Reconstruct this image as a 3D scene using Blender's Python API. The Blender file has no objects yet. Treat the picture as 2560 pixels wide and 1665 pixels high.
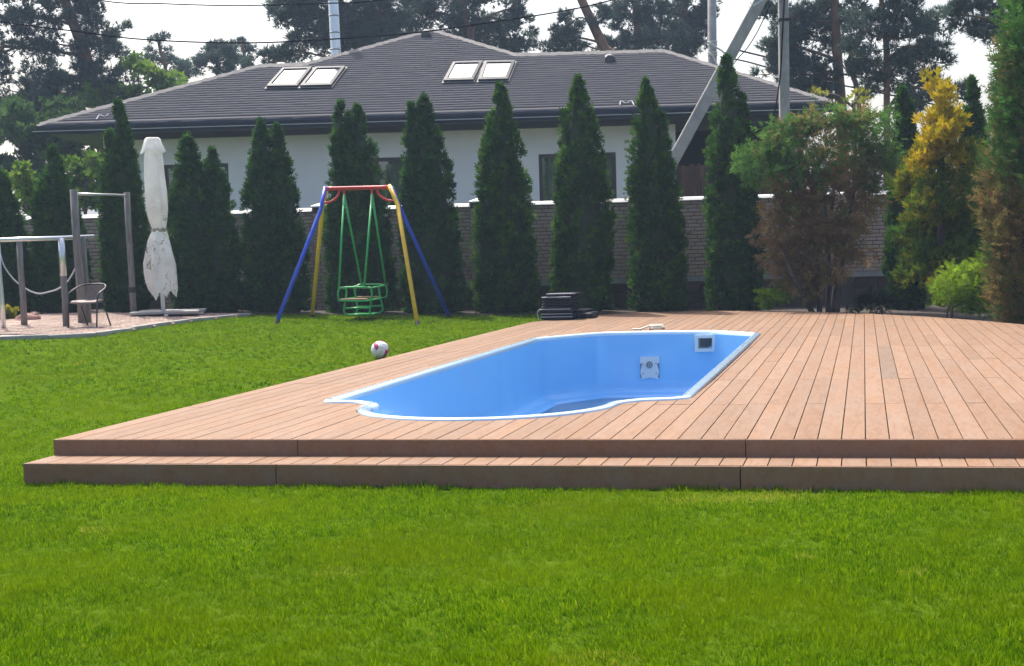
import bpy, bmesh, math, random
import numpy as np
from mathutils import Matrix, Vector, noise as mnoise

# ------------------------------------------------------------------ camera
sc = bpy.context.scene
C = sc.collection
FPX, CX, CY, W0, H0 = 3800.0, 1280.0, 960.0, 2560.0, 1665.0      # lens in pixels of the photograph, its optical centre, its size
EYE = np.array([0.0, 0.0, 1.5])
ROLL = math.atan(0.029)
PITCH = math.atan((CY - 625.78) * math.cos(ROLL) / FPX)
_f = np.array([0, math.cos(PITCH), -math.sin(PITCH)]); _u0 = np.array([0, math.sin(PITCH), math.cos(PITCH)]); _r0 = np.array([1.0, 0, 0])
RIGHT = math.cos(ROLL) * _r0 - math.sin(ROLL) * _u0
UP = math.sin(ROLL) * _r0 + math.cos(ROLL) * _u0
FWD = _f
cam = bpy.data.cameras.new('camera'); co = bpy.data.objects.new('camera', cam); C.objects.link(co)
cam.sensor_fit = 'HORIZONTAL'; cam.sensor_width = 36.0; cam.lens = 36.0 * FPX / W0
cam.shift_y = (CY - H0 / 2) / W0; cam.clip_start = 0.1; cam.clip_end = 2000
co.matrix_world = Matrix(((RIGHT[0], UP[0], -FWD[0], EYE[0]), (RIGHT[1], UP[1], -FWD[1], EYE[1]), (RIGHT[2], UP[2], -FWD[2], EYE[2]), (0, 0, 0, 1)))
sc.camera = co

# ------------------------------------------------------------------ light
SUN_AZ, SUN_EL = math.radians(-24), math.radians(57)              # behind the house, a little to the left
world = bpy.data.worlds.new('World'); sc.world = world; world.use_nodes = True
wn = world.node_tree.nodes; wl = world.node_tree.links
sky = wn.new('ShaderNodeTexSky'); sky.sky_type = 'NISHITA'; sky.sun_disc = False
sky.sun_elevation = SUN_EL; sky.sun_rotation = SUN_AZ; sky.dust_density = 6.0; sky.air_density = 1.0; sky.ozone_density = 1.0
bg = wn['Background']; bg.inputs[1].default_value = 0.15
wl.new(sky.outputs[0], bg.inputs[0])
sun = bpy.data.lights.new('sun', 'SUN'); so = bpy.data.objects.new('sun', sun); C.objects.link(so)
sun.energy = 3.4; sun.angle = math.radians(1.5); sun.color = (1.0, 0.95, 0.86)
sd = Vector((math.sin(SUN_AZ) * math.cos(SUN_EL), math.cos(SUN_AZ) * math.cos(SUN_EL), math.sin(SUN_EL)))
so.rotation_euler = sd.to_track_quat('Z', 'Y').to_euler(); so.location = sd * 60
sc.view_settings.view_transform = 'Standard'; sc.view_settings.look = 'None'
sc.view_settings.exposure = 1.05; sc.view_settings.gamma = 1.0; sc.view_settings.use_curve_mapping = False
sc.render.engine = 'CYCLES'; sc.cycles.use_denoising = True; sc.cycles.denoiser = 'OPENIMAGEDENOISE'; sc.cycles.denoising_prefilter = 'NONE'
sc.cycles.max_bounces = 8; sc.cycles.transparent_max_bounces = 8; sc.cycles.diffuse_bounces = 4
sc.cycles.sample_clamp_indirect = 6.0

# ------------------------------------------------------------------ helpers
RNG = np.random.default_rng(7)
random.seed(7)

def ray(x, y): return FWD * FPX + RIGHT * (x - CX) - UP * (y - CY)
def spot(x, y, Y):                       # the point seen at pixel (x, y) of the photograph, Y metres ahead
    v = ray(x, y); return EYE + v * (Y / v[1])
def smooth(a, lo, hi):
    t = np.clip((np.asarray(a, float) - lo) / (hi - lo), 0, 1); return t * t * (3 - 2 * t)

# deck frame: u along the front edge, v along the boards
D0 = np.array([-3.238, 10.698]); DG = np.array([0.2270, 0.9739]); DU = np.array([0.9739, -0.2270]); ZD = 0.26
def duv(X, Y):
    qx, qy = np.asarray(X) - D0[0], np.asarray(Y) - D0[1]
    return qx * DU[0] + qy * DU[1], qx * DG[0] + qy * DG[1]
def dxy(u, v, z=ZD): return (D0[0] + u * DU[0] + v * DG[0], D0[1] + u * DU[1] + v * DG[1], z)
BACK_U = np.array([-.2, 0.0, 0.21, 0.67, 1.48, 2.62, 3.62, 4.52, 5.23, 5.76, 6.5, 7.25, 7.79, 8.3, 8.6, 8.8])
BACK_V = np.array([15.6, 15.9, 16.55, 18.3, 19.02, 19.02, 18.65, 18.0, 17.25, 16.55, 15.43, 13.91, 12.52, 10.6, 9.0, 7.2])
def vback(u): return np.interp(u, BACK_U, BACK_V)
DECK_R = 8.82
def in_deck(X, Y, m=0.0):
    u, v = duv(X, Y)
    return (u > -m) & (u < DECK_R + m) & (v > -0.42 - m) & (v < vback(u) + m)
def zl(X, Y):                            # height of the lawn
    X = np.asarray(X, float); Y = np.asarray(Y, float)
    return smooth(Y, 10.5, 25) * (0.25 + 0.033 * np.clip(-X, 0, 8)) + 0.03 * smooth(Y, 26, 29.5) - 0.10 * smooth(X, 1.0, 4.0) * smooth(Y, 17, 23)
def onlawn(x, y, off=0.0):               # the lawn point seen at a pixel
    v = ray(x, y); z = 0.2
    for _ in range(30):
        t = (z + off - EYE[2]) / v[2]; p = EYE + v * t; z = 0.5 * z + 0.5 * float(zl(p[0], p[1]))
    return p

class MB:
    def __init__(s): s.v, s.f = [], []
    def add(s, vs, fs):
        n = len(s.v); s.v += [tuple(map(float, p)) for p in vs]; s.f += [tuple(n + i for i in q) for q in fs]; return s
    def box(s, c, d, rz=0.0, rot=None):
        hx, hy, hz = d[0] / 2, d[1] / 2, d[2] / 2
        R = rot if rot is not None else Matrix.Rotation(rz, 3, 'Z')
        vs = [Vector(c) + R @ Vector((x * hx, y * hy, z * hz)) for z in (-1, 1) for y in (-1, 1) for x in (-1, 1)]
        return s.add(vs, [(0, 2, 3, 1), (4, 5, 7, 6), (0, 1, 5, 4), (2, 6, 7, 3), (0, 4, 6, 2), (1, 3, 7, 5)])
    def bbox(s, c, d, b=0.01, rz=0.0):   # box with chamfered vertical outline and top
        hx, hy, hz = d[0] / 2, d[1] / 2, d[2] / 2; R = Matrix.Rotation(rz, 3, 'Z'); rings = []
        for z, k in ((-hz, b), (-hz + b, 0), (hz - b, 0), (hz, b)):
            x, y = hx - k, hy - k
            rings.append([(-x + b, -y), (x - b, -y), (x, -y + b), (x, y - b), (x - b, y), (-x + b, y), (-x, y - b), (-x, -y + b)])
            rings[-1] = [Vector(c) + R @ Vector((p[0], p[1], z)) for p in rings[-1]]
        vs = [p for r in rings for p in r]
        fs = [(i * 8 + j, i * 8 + (j + 1) % 8, i * 8 + 8 + (j + 1) % 8, i * 8 + 8 + j) for i in range(3) for j in range(8)]
        return s.add(vs, fs + [tuple(range(7, -1, -1)), tuple(range(24, 32))])
    def tube(s, pts, r, n=8, cap=True, flat=1.0):
        pts = [Vector(p) for p in pts]; m = len(pts)
        rs = list(r) if hasattr(r, '__len__') else [r] * m
        T = [(pts[min(i + 1, m - 1)] - pts[max(i - 1, 0)]).normalized() for i in range(m)]
        a = Vector((0, 0, 1)) if abs(T[0].z) < 0.9 else Vector((1, 0, 0))
        N = (a - T[0] * a.dot(T[0])).normalized(); vs = []
        for i in range(m):
            N = (N - T[i] * N.dot(T[i])).normalized(); B = T[i].cross(N)
            vs += [pts[i] + (N * math.cos(2 * math.pi * k / n) + B * math.sin(2 * math.pi * k / n) * flat) * rs[i] for k in range(n)]
        fs = [(i * n + k, i * n + (k + 1) % n, i * n + n + (k + 1) % n, i * n + n + k) for i in range(m - 1) for k in range(n)]
        if cap: fs += [tuple(range(n - 1, -1, -1)), tuple(range((m - 1) * n, m * n))]
        return s.add(vs, fs)
    def lathe(s, prof, c=(0, 0, 0), n=20, axis='Z'):
        vs = []
        for r, z in prof:
            for k in range(n):
                a = 2 * math.pi * k / n; p = (r * math.cos(a), r * math.sin(a), z)
                if axis == 'Y': p = (p[0], -z, p[1])
                vs.append((c[0] + p[0], c[1] + p[1], c[2] + p[2]))
        m = len(prof)
        fs = [(i * n + k, i * n + (k + 1) % n, i * n + n + (k + 1) % n, i * n + n + k) for i in range(m - 1) for k in range(n)]
        fs += [tuple(range(n - 1, -1, -1)), tuple(range((m - 1) * n, m * n))]
        return s.add(vs, fs)
    def prism(s, poly, z0, z1):          # polygon in x, y pulled up
        n = len(poly)
        vs = [(p[0], p[1], z0) for p in poly] + [(p[0], p[1], z1) for p in poly]
        return s.add(vs, [(k, (k + 1) % n, n + (k + 1) % n, n + k) for k in range(n)] + [tuple(range(n - 1, -1, -1)), tuple(range(n, 2 * n))])
    def build(s, name, m, parent=None, smooth_=False):
        me = bpy.data.meshes.new(name); me.from_pydata(s.v, [], s.f); me.update()
        if m: me.materials.append(m)
        if smooth_: me.shade_smooth()
        return link(name, me, parent)

def link(name, data, parent=None):
    o = bpy.data.objects.new(name, data); C.objects.link(o)
    if parent is not None: o.parent = parent; o.matrix_parent_inverse = Matrix.Translation(-Vector(parent.location)) if parent.type == 'EMPTY' and parent.parent is None else Matrix()
    return o
def thing(name, label, cat, loc, group=None):
    o = bpy.data.objects.new(name, None); C.objects.link(o); o.location = loc; o.empty_display_size = 0.2
    return tag(o, label, cat, group)
def tag(o, label, cat, group=None):
    o['label'] = label; o['category'] = cat
    if group: o['group'] = group
    return o
def struct(o, kind='structure', label=None):
    o['kind'] = kind
    if label: o['label'] = label
    return o
def fast_mesh(name, V, faces_n, loops, m, tint=None):
    """V (n,3); every face has faces_n corners; loops flat"""
    me = bpy.data.meshes.new(name); nv = len(V); nf = len(loops) // faces_n
    me.vertices.add(nv); me.vertices.foreach_set('co', np.ascontiguousarray(V, np.float32).ravel())
    me.loops.add(len(loops)); me.loops.foreach_set('vertex_index', np.ascontiguousarray(loops, np.int32))
    me.polygons.add(nf); me.polygons.foreach_set('loop_start', np.arange(nf, dtype=np.int32) * faces_n)
    me.polygons.foreach_set('loop_total', np.full(nf, faces_n, np.int32))
    me.update(calc_edges=True)
    if tint is not None:
        a = me.attributes.new('tint', 'FLOAT', 'POINT'); a.data.foreach_set('value', np.ascontiguousarray(tint, np.float32))
    if m: me.materials.append(m)
    return me
def unit(a): return a / np.maximum(np.linalg.norm(a, axis=-1, keepdims=True), 1e-9)
def sprays(P, D, S, L, T, fn, tint):
    """place the template leaf (along, across, out) at each P, pointing along D with side S, length L"""
    D = unit(D); S = unit(S - D * (S * D).sum(1, keepdims=True)); N = np.cross(D, S)
    V = P[:, None] + L[:, None, None] * (T[None, :, 0:1] * D[:, None] + T[None, :, 1:2] * S[:, None] + T[None, :, 2:3] * N[:, None])
    k = len(T); loops = (np.arange(len(P))[:, None] * k + np.asarray(fn).ravel()[None]).ravel()
    return V.reshape(-1, 3), loops, np.repeat(tint, k)

# ------------------------------------------------------------------ materials
def nodes(name):
    m = bpy.data.materials.new(name); m.use_nodes = True; nt = m.node_tree
    return m, nt, nt.nodes['Principled BSDF'], nt.nodes['Material Output']
def rgba(c): return (c[0], c[1], c[2], 1.0)
def plain(name, c, rough=0.6, metal=0.0, c2=None, scale=8.0, bump=0.0, bscale=None, coat=0.0, spec=0.5, detail=4.0, stretch=None, coords='Object'):
    m, nt, b, o = nodes(name)
    b.inputs['Base Color'].default_value = rgba(c); b.inputs['Roughness'].default_value = rough; b.inputs['Metallic'].default_value = metal
    b.inputs['Coat Weight'].default_value = coat; b.inputs['Specular IOR Level'].default_value = spec
    tc = nt.nodes.new('ShaderNodeTexCoord'); src = tc.outputs[coords]
    if coords == 'World':
        pass
    if stretch:
        mp = nt.nodes.new('ShaderNodeMapping'); mp.inputs['Scale'].default_value = stretch; nt.links.new(src, mp.inputs[0]); src = mp.outputs[0]
    if c2:
        n = nt.nodes.new('ShaderNodeTexNoise'); n.inputs['Scale'].default_value = scale; n.inputs['Detail'].default_value = detail
        r = nt.nodes.new('ShaderNodeValToRGB'); r.color_ramp.elements[0].color = rgba(c); r.color_ramp.elements[1].color = rgba(c2)
        r.color_ramp.elements[0].position = 0.32; r.color_ramp.elements[1].position = 0.68
        nt.links.new(src, n.inputs['Vector']); nt.links.new(n.outputs[0], r.inputs[0]); nt.links.new(r.outputs[0], b.inputs['Base Color'])
    if bump:
        n2 = nt.nodes.new('ShaderNodeTexNoise'); n2.inputs['Scale'].default_value = bscale or scale * 4; n2.inputs['Detail'].default_value = 6
        bp = nt.nodes.new('ShaderNodeBump'); bp.inputs['Strength'].default_value = bump; bp.inputs['Distance'].default_value = 0.02
        nt.links.new(src, n2.inputs['Vector']); nt.links.new(n2.outputs[0], bp.inputs['Height']); nt.links.new(bp.outputs[0], b.inputs['Normal'])
    return m
def leafy(name, cols, trans=0.35, rough=0.6, nscale=0.0, ncol=None, spec=0.2):
    """foliage: colour from the leaf's own tint through a ramp, part of the light passes through the leaf"""
    m, nt, b, o = nodes(name); N = nt.nodes; Lk = nt.links
    at = N.new('ShaderNodeAttribute'); at.attribute_name = 'tint'
    r = N.new('ShaderNodeValToRGB'); e = r.color_ramp.elements
    e[0].color = rgba(cols[0]); e[1].color = rgba(cols[-1])
    for i, c in enumerate(cols[1:-1]): k = e.new((i + 1) / (len(cols) - 1)); k.color = rgba(c)
    Lk.new(at.outputs['Fac'], r.inputs[0]); out = r.outputs[0]
    if nscale:
        g = N.new('ShaderNodeNewGeometry'); n = N.new('ShaderNodeTexNoise'); n.inputs['Scale'].default_value = nscale; n.inputs['Detail'].default_value = 5
        rr = N.new('ShaderNodeValToRGB'); rr.color_ramp.elements[0].position = 0.42; rr.color_ramp.elements[1].position = 0.72
        mx = N.new('ShaderNodeMix'); mx.data_type = 'RGBA'
        Lk.new(g.outputs['Position'], n.inputs['Vector']); Lk.new(n.outputs[0], rr.inputs[0]); Lk.new(rr.outputs[0], mx.inputs[0])
        Lk.new(out, mx.inputs[6]); mx.inputs[7].default_value = rgba(ncol); out = mx.outputs[2]
    t = N.new('ShaderNodeBsdfTranslucent'); ms = N.new('ShaderNodeMixShader'); ms.inputs[0].default_value = trans
    N.remove(b); b = N.new('ShaderNodeBsdfDiffuse')
    Lk.new(out, b.inputs['Color']); Lk.new(out, t.inputs[0]); Lk.new(b.outputs[0], ms.inputs[1]); Lk.new(t.outputs[0], ms.inputs[2]); Lk.new(ms.outputs[0], o.inputs[0])
    return m
def decking(name, base, dark):
    m, nt, b, o = nodes(name); N = nt.nodes; Lk = nt.links
    oi = N.new('ShaderNodeObjectInfo'); tc = N.new('ShaderNodeTexCoord'); mp = N.new('ShaderNodeMapping'); mp.inputs['Rotation'].default_value = (0, 0, math.atan2(DG[0], DG[1])); 
    mp2 = N.new('ShaderNodeMapping'); mp2.inputs['Scale'].default_value = (22, 3.2, 22)
    off = N.new('ShaderNodeVectorMath'); off.operation = 'SCALE'; off.inputs[3].default_value = 37.0
    cb = N.new('ShaderNodeCombineXYZ'); Lk.new(oi.outputs['Random'], cb.inputs[0]); Lk.new(oi.outputs['Random'], cb.inputs[1]); Lk.new(cb.outputs[0], off.inputs[0])
    ad = N.new('ShaderNodeVectorMath'); ad.operation = 'ADD'
    Lk.new(tc.outputs['Object'], mp.inputs[0]); Lk.new(mp.outputs[0], mp2.inputs[0]); Lk.new(mp2.outputs[0], ad.inputs[0]); Lk.new(off.outputs[0], ad.inputs[1])
    n = N.new('ShaderNodeTexNoise'); n.inputs['Scale'].default_value = 1.0; n.inputs['Detail'].default_value = 5; n.inputs['Distortion'].default_value = 1.2
    Lk.new(ad.outputs[0], n.inputs['Vector'])
    n3 = N.new('ShaderNodeTexNoise'); n3.inputs['Scale'].default_value = 0.28; n3.inputs['Detail'].default_value = 3; Lk.new(ad.outputs[0], n3.inputs['Vector'])
    r = N.new('ShaderNodeValToRGB'); r.color_ramp.elements[0].color = rgba(dark); r.color_ramp.elements[1].color = rgba(base)
    r.color_ramp.elements[0].position = 0.28; r.color_ramp.elements[1].position = 0.56
    Lk.new(n.outputs[0], r.inputs[0])
    h = N.new('ShaderNodeHueSaturation'); Lk.new(r.outputs[0], h.inputs['Color'])
    mr = N.new('ShaderNodeMapRange'); mr.inputs['To Min'].default_value = 0.90; mr.inputs['To Max'].default_value = 1.08
    Lk.new(oi.outputs['Random'], mr.inputs[0]); Lk.new(mr.outputs[0], h.inputs['Value'])
    mr2 = N.new('ShaderNodeMapRange'); mr2.inputs['From Min'].default_value = .3; mr2.inputs['From Max'].default_value = .7; mr2.inputs['To Min'].default_value = 0.88; mr2.inputs['To Max'].default_value = 1.08
    Lk.new(n3.outputs[0], mr2.inputs[0]); Lk.new(mr2.outputs[0], h.inputs['Saturation'])
    Lk.new(h.outputs[0], b.inputs['Base Color']); b.inputs['Roughness'].default_value = 0.7; b.inputs['Specular IOR Level'].default_value = 0.12
    bp = N.new('ShaderNodeBump'); bp.inputs['Strength'].default_value = 0.25; bp.inputs['Distance'].default_value = 0.004; Lk.new(n.outputs[0], bp.inputs['Height']); Lk.new(bp.outputs[0], b.inputs['Normal'])
    return m
def tinted(name, cols, rough=0.8, bump=0.3, bscale=30.0, attr=None, noise_scale=6.0, spread=0.3):
    """alike pieces (bricks, pavers, shingles): colour differs from piece to piece, a little within each"""
    m, nt, b, o = nodes(name); N = nt.nodes; Lk = nt.links
    if attr: a = N.new('ShaderNodeAttribute'); a.attribute_name = attr; src = a.outputs['Fac']
    else: a = N.new('ShaderNodeObjectInfo'); src = a.outputs['Random']
    g = N.new('ShaderNodeNewGeometry'); n = N.new('ShaderNodeTexNoise'); n.inputs['Scale'].default_value = noise_scale; n.inputs['Detail'].default_value = 5
    Lk.new(g.outputs['Position'], n.inputs['Vector'])
    mx = N.new('ShaderNodeMath'); mx.operation = 'MULTIPLY_ADD'; mx.inputs[1].default_value = spread * 2; Lk.new(n.outputs[0], mx.inputs[0])
    sb = N.new('ShaderNodeMath'); sb.operation = 'MULTIPLY_ADD'; sb.inputs[1].default_value = 1 - spread; sb.inputs[2].default_value = -spread * .5; Lk.new(src, sb.inputs[0]); Lk.new(sb.outputs[0], mx.inputs[2])
    r = N.new('ShaderNodeValToRGB'); e = r.color_ramp.elements; e[0].color = rgba(cols[0]); e[1].color = rgba(cols[-1])
    for i, c in enumerate(cols[1:-1]): k = e.new((i + 1) / (len(cols) - 1)); k.color = rgba(c)
    Lk.new(mx.outputs[0], r.inputs[0]); Lk.new(r.outputs[0], b.inputs['Base Color']); b.inputs['Roughness'].default_value = rough; b.inputs['Specular IOR Level'].default_value = 0.25
    n2 = N.new('ShaderNodeTexNoise'); n2.inputs['Scale'].default_value = bscale; n2.inputs['Detail'].default_value = 6; Lk.new(g.outputs['Position'], n2.inputs['Vector'])
    bp = N.new('ShaderNodeBump'); bp.inputs['Strength'].default_value = bump; bp.inputs['Distance'].default_value = 0.02; Lk.new(n2.outputs[0], bp.inputs['Height']); Lk.new(bp.outputs[0], b.inputs['Normal'])
    return m

M = {}
M['soil'] = plain('lawn soil', (0.04, 0.075, 0.004), 1.0, c2=(0.06, 0.10, 0.006), scale=3.0, spec=0.0)
M['bed'] = plain('bark mulch', (0.020, 0.014, 0.010), 0.95, c2=(0.055, 0.040, 0.028), scale=14, bump=0.8, bscale=40)  # mulch colour darkened to add shade behind the deck
M['deck'] = decking('composite decking', (0.212, 0.130, 0.083), (0.170, 0.099, 0.061))
M['fascia'] = decking('deck fascia', (0.245, 0.142, 0.092), (0.215, 0.122, 0.08))
M['dark'] = plain('under-board shade', (0.015, 0.013, 0.012), 0.95)  # near-black colour standing for the shade under the boards
M['pool'] = plain('blue gelcoat', (0.21, 0.535, 0.95), 0.22, c2=(0.24, 0.565, 0.955), scale=1.5, coat=0.35)
M['rim'] = plain('sunlit pale gelcoat rim', (0.52, 0.70, 0.88), 0.14, coat=0.6)  # paler than the shell: sunlight on the rim put into its colour
M['plastic'] = plain('white plastic fitting', (0.72, 0.76, 0.80), 0.35)
M['black'] = plain('black plastic', (0.012, 0.012, 0.014), 0.5)
M['steel'] = plain('polished flue steel', (0.72, 0.74, 0.78), 0.18, metal=1.0, c2=(0.55, 0.58, 0.63), scale=3, stretch=(1, 1, .3))
M['galv'] = plain('galvanised pipe', (0.62, 0.64, 0.67), 0.32, metal=0.85)
M['postwood'] = plain('weathered grey post', (0.12, 0.11, 0.11), 0.85, c2=(0.21, 0.195, 0.185), scale=5, stretch=(6, 6, .7), bump=0.4)
M['concrete'] = plain('grey concrete', (0.26, 0.25, 0.235), 0.9, c2=(0.37, 0.36, 0.34), scale=4, bump=0.35, bscale=30)
M['coping'] = plain('white coping', (0.64, 0.63, 0.61), 0.45, c2=(0.55, 0.54, 0.52), scale=2)
M['band'] = plain('grey stone band', (0.30, 0.30, 0.30), 0.8, c2=(0.38, 0.38, 0.375), scale=3, bump=.2)
M['mortar'] = plain('mortar', (0.10, 0.08, 0.068), 0.95)
M['brick'] = tinted('facing brick', [(0.41, 0.30, 0.235), (0.53, 0.395, 0.31), (0.47, 0.35, 0.29), (0.58, 0.44, 0.345)], bump=0.5, bscale=25)
M['stone'] = tinted('dark plinth stone', [(0.055, 0.035, 0.03), (0.09, 0.055, 0.045), (0.07, 0.06, 0.055)], bump=0.6, bscale=12)
M['paver'] = tinted('worn pink paver', [(0.23, 0.165, 0.135), (0.31, 0.235, 0.19), (0.27, 0.19, 0.16), (0.34, 0.265, 0.215)], bump=0.4, bscale=30)
M['kerb'] = plain('concrete edging', (0.27, 0.26, 0.25), 0.9, c2=(0.36, 0.35, 0.33), scale=5, bump=.3)
M['plaster'] = plain('pale plaster', (0.74, 0.745, 0.77), 0.85, c2=(0.78, 0.785, 0.81), scale=1.2, bump=0.12, bscale=60)
M['shingle'] = tinted('grey shingles', [(0.086, 0.083, 0.092), (0.105, 0.101, 0.108), (0.097, 0.095, 0.104), (0.124, 0.117, 0.121)], rough=0.92, bump=0.5, bscale=60, attr='tint', noise_scale=2.0)
M['roofdeck'] = plain('roof underlay', (0.04, 0.038, 0.04), 0.95)
M['gutter'] = plain('navy gutter metal', (0.022, 0.028, 0.050), 0.6, spec=.25)
M['soffit'] = plain('dark soffit boards', (0.045, 0.048, 0.068), 0.7)
M['trim'] = plain('bare metal drip edge', (0.55, 0.57, 0.6), 0.35, metal=0.8)
M['winframe'] = plain('dark brown window frame', (0.03, 0.02, 0.018), 0.45)
def pane_glass():
    m, nt, b, o = nodes('window glass'); N = nt.nodes; N.remove(b); t = N.new('ShaderNodeBsdfTransparent'); g = N.new('ShaderNodeBsdfGlossy'); g.inputs['Roughness'].default_value = 0.02
    t.inputs[0].default_value = (.72, .74, .76, 1); ms = N.new('ShaderNodeMixShader'); ms.inputs[0].default_value = .30
    nt.links.new(t.outputs[0], ms.inputs[1]); nt.links.new(g.outputs[0], ms.inputs[2]); nt.links.new(ms.outputs[0], o.inputs[0]); return m
M['glass'] = pane_glass()
M['curtain'] = plain('white curtain', (0.8, 0.8, 0.8), 0.9)
M['skyglass'] = plain('skylight glass', (0.08, 0.09, 0.1), 0.02, spec=1.0, coat=1.0)
M['slat'] = plain('brown bamboo slats', (0.05, 0.022, 0.014), 0.7, c2=(0.16, 0.075, 0.045), scale=2.5, stretch=(3, 3, .6))
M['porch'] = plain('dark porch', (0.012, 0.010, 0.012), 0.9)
M['red'] = plain('red paint', (0.62, 0.035, 0.03), 0.32, c2=(0.52, 0.03, 0.028), scale=3, coat=.3)
M['blue'] = plain('blue paint', (0.010, 0.065, 0.60), 0.35, c2=(0.012, 0.055, 0.48), scale=4, coat=.3)
M['yellow'] = plain('yellow paint', (0.78, 0.48, 0.010), 0.4, c2=(0.62, 0.36, 0.015), scale=4, coat=.2)
M['green'] = plain('green paint', (0.02, 0.38, 0.085), 0.32, c2=(0.015, 0.30, 0.07), scale=4, coat=.3)
M['seatwood'] = plain('varnished seat wood', (0.36, 0.20, 0.11), 0.5, c2=(0.28, 0.15, 0.08), scale=4, stretch=(1, 8, 8))
M['wicker'] = plain('taupe woven plastic', (0.17, 0.125, 0.115), 0.55, c2=(0.25, 0.19, 0.175), scale=60, bump=.5, bscale=90)
M['chairsteel'] = plain('dark chair steel', (0.035, 0.033, 0.036), 0.4, metal=0.5)
M['rope'] = plain('grey rope', (0.42, 0.42, 0.44), 0.9)
M['navy'] = plain('navy vinyl cushion', (0.007, 0.009, 0.020), 0.45, spec=.3, c2=(0.010, 0.013, 0.028), scale=6)
M['piping'] = plain('pale piping', (0.38, 0.39, 0.42), 0.5)
M['cream'] = plain('cream hose', (0.72, 0.66, 0.52), 0.5)
M['cable'] = plain('black cable', (0.012, 0.012, 0.015), 1.0, spec=0.0)
M['ballwhite'] = plain('ball leather white', (0.74, 0.73, 0.74), 0.45)
M['ballpink'] = plain('ball leather crimson', (0.42, 0.03, 0.13), 0.45)
M['boulder'] = plain('reddish boulder', (0.20, 0.10, 0.085), 0.9, c2=(0.30, 0.17, 0.14), scale=5, bump=.5)
M['bark'] = plain('pine bark', (0.13, 0.065, 0.042), 0.95, c2=(0.24, 0.125, 0.075), scale=3.5, stretch=(2.5, 2.5, .8), bump=1.0, bscale=9)
M['barkgrey'] = plain('grey brown bark', (0.06, 0.048, 0.04), 0.95, c2=(0.11, 0.09, 0.075), scale=5, stretch=(3, 3, .8), bump=.8, bscale=12)
M['core'] = plain('light-blocking crown core', (0.020, 0.034, 0.012), 0.95, c2=(0.03, 0.05, 0.016), scale=6)  # dark colour of the added light-blocking crown core
M['corebrown'] = plain('brown light-blocking crown core', (0.035, 0.024, 0.014), 0.95, c2=(0.05, 0.04, 0.02), scale=6)
M['thuja'] = leafy('thuja sprays', [(0.018, 0.058, 0.016), (0.036, 0.098, 0.022), (0.07, 0.152, 0.026)], 0.36)
M['thujabright'] = leafy('thuja sprays bright', [(0.018, 0.062, 0.012), (0.042, 0.110, 0.016), (0.09, 0.185, 0.02)], 0.38)  # brighter green for the right-hand thujas
M['gold'] = leafy('golden thuja sprays', [(0.050, 0.115, 0.016), (0.11, 0.17, 0.016), (0.30, 0.26, 0.012), (0.46, 0.34, 0.012)], 0.36)
M['juniper'] = leafy('juniper sprays, part dead', [(0.21, 0.135, 0.07), (0.29, 0.19, 0.085), (0.17, 0.18, 0.05), (0.075, 0.175, 0.035), (0.12, 0.25, 0.045)], 0.32)
M['cypress'] = leafy('feathery conifer sprays', [(0.20, 0.14, 0.055), (0.18, 0.155, 0.05), (0.12, 0.15, 0.042), (0.065, 0.145, 0.034), (0.075, 0.20, 0.036)], 0.32)
M['spirea'] = leafy('bright shrub leaves', [(0.10, 0.21, 0.016), (0.20, 0.34, 0.024), (0.31, 0.42, 0.03)], 0.45)  # bright green, raised further to stand in for sun on the shrubs
M['lowjuniper'] = leafy('dark low juniper', [(0.016, 0.03, 0.02), (0.03, 0.048, 0.03)], 0.25)
M['pine'] = leafy('hazed pine needles', [(0.045, 0.070, 0.070), (0.062, 0.098, 0.086), (0.09, 0.13, 0.095)], 0.38)  # lightened and blued: hazy distance put into the needle colour
M['leafgreen'] = leafy('broad leaves', [(0.045, 0.10, 0.02), (0.08, 0.16, 0.025), (0.14, 0.22, 0.03)], 0.45)
M['leafdark'] = leafy('dark broad leaves', [(0.03, 0.065, 0.022), (0.05, 0.10, 0.028), (0.075, 0.13, 0.032)], 0.4)
M['leafyellow'] = leafy('yellow green leaves', [(0.12, 0.17, 0.02), (0.22, 0.24, 0.025), (0.30, 0.26, 0.03)], 0.45)
M['grass'] = leafy('lawn blades', [(0.026, 0.088, 0.001), (0.103, 0.215, 0.0015), (0.215, 0.325, 0.004), (0.36, 0.34, 0.05)], 0.42, nscale=0.9, ncol=(0.16, 0.242, 0.0015), spec=0.0)

# ------------------------------------------------------------------ ground
P_U0, P_U1, P_V0, P_V1 = 0.9, 4.35, 0.9, 12.45               # the ground is dug out here for the pool
def ground():
    xs = np.unique(np.concatenate([np.linspace(-400, -14, 18), np.arange(-14, 14.01, 0.25), np.linspace(14, 400, 18)]))
    ys = np.unique(np.concatenate([np.linspace(-60, 3, 10), np.arange(3, 34.01, 0.25), np.linspace(34, 700, 22)]))
    X, Y = np.meshgrid(xs, ys); Z = zl(X, Y)
    Z = np.where(in_deck(X, Y, -0.12), Z - 0.13, Z)
    V = np.stack([X, Y, Z], -1).reshape(-1, 3); nx = len(xs); f = []
    for j in range(len(ys) - 1):
        for i in range(nx - 1):
            u, v = duv((xs[i] + xs[i + 1]) / 2, (ys[j] + ys[j + 1]) / 2)
            if P_U0 + .05 < u < P_U1 - .05 and P_V0 + .05 < v < P_V1 - .05: continue
            f.append((j * nx + i, j * nx + i + 1, (j + 1) * nx + i + 1, (j + 1) * nx + i))
    me = bpy.data.meshes.new('ground'); me.from_pydata([tuple(p) for p in V], [], f); me.materials.append(M['soil']); me.shade_smooth()
    return struct(link('ground', me))
ground()

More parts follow.
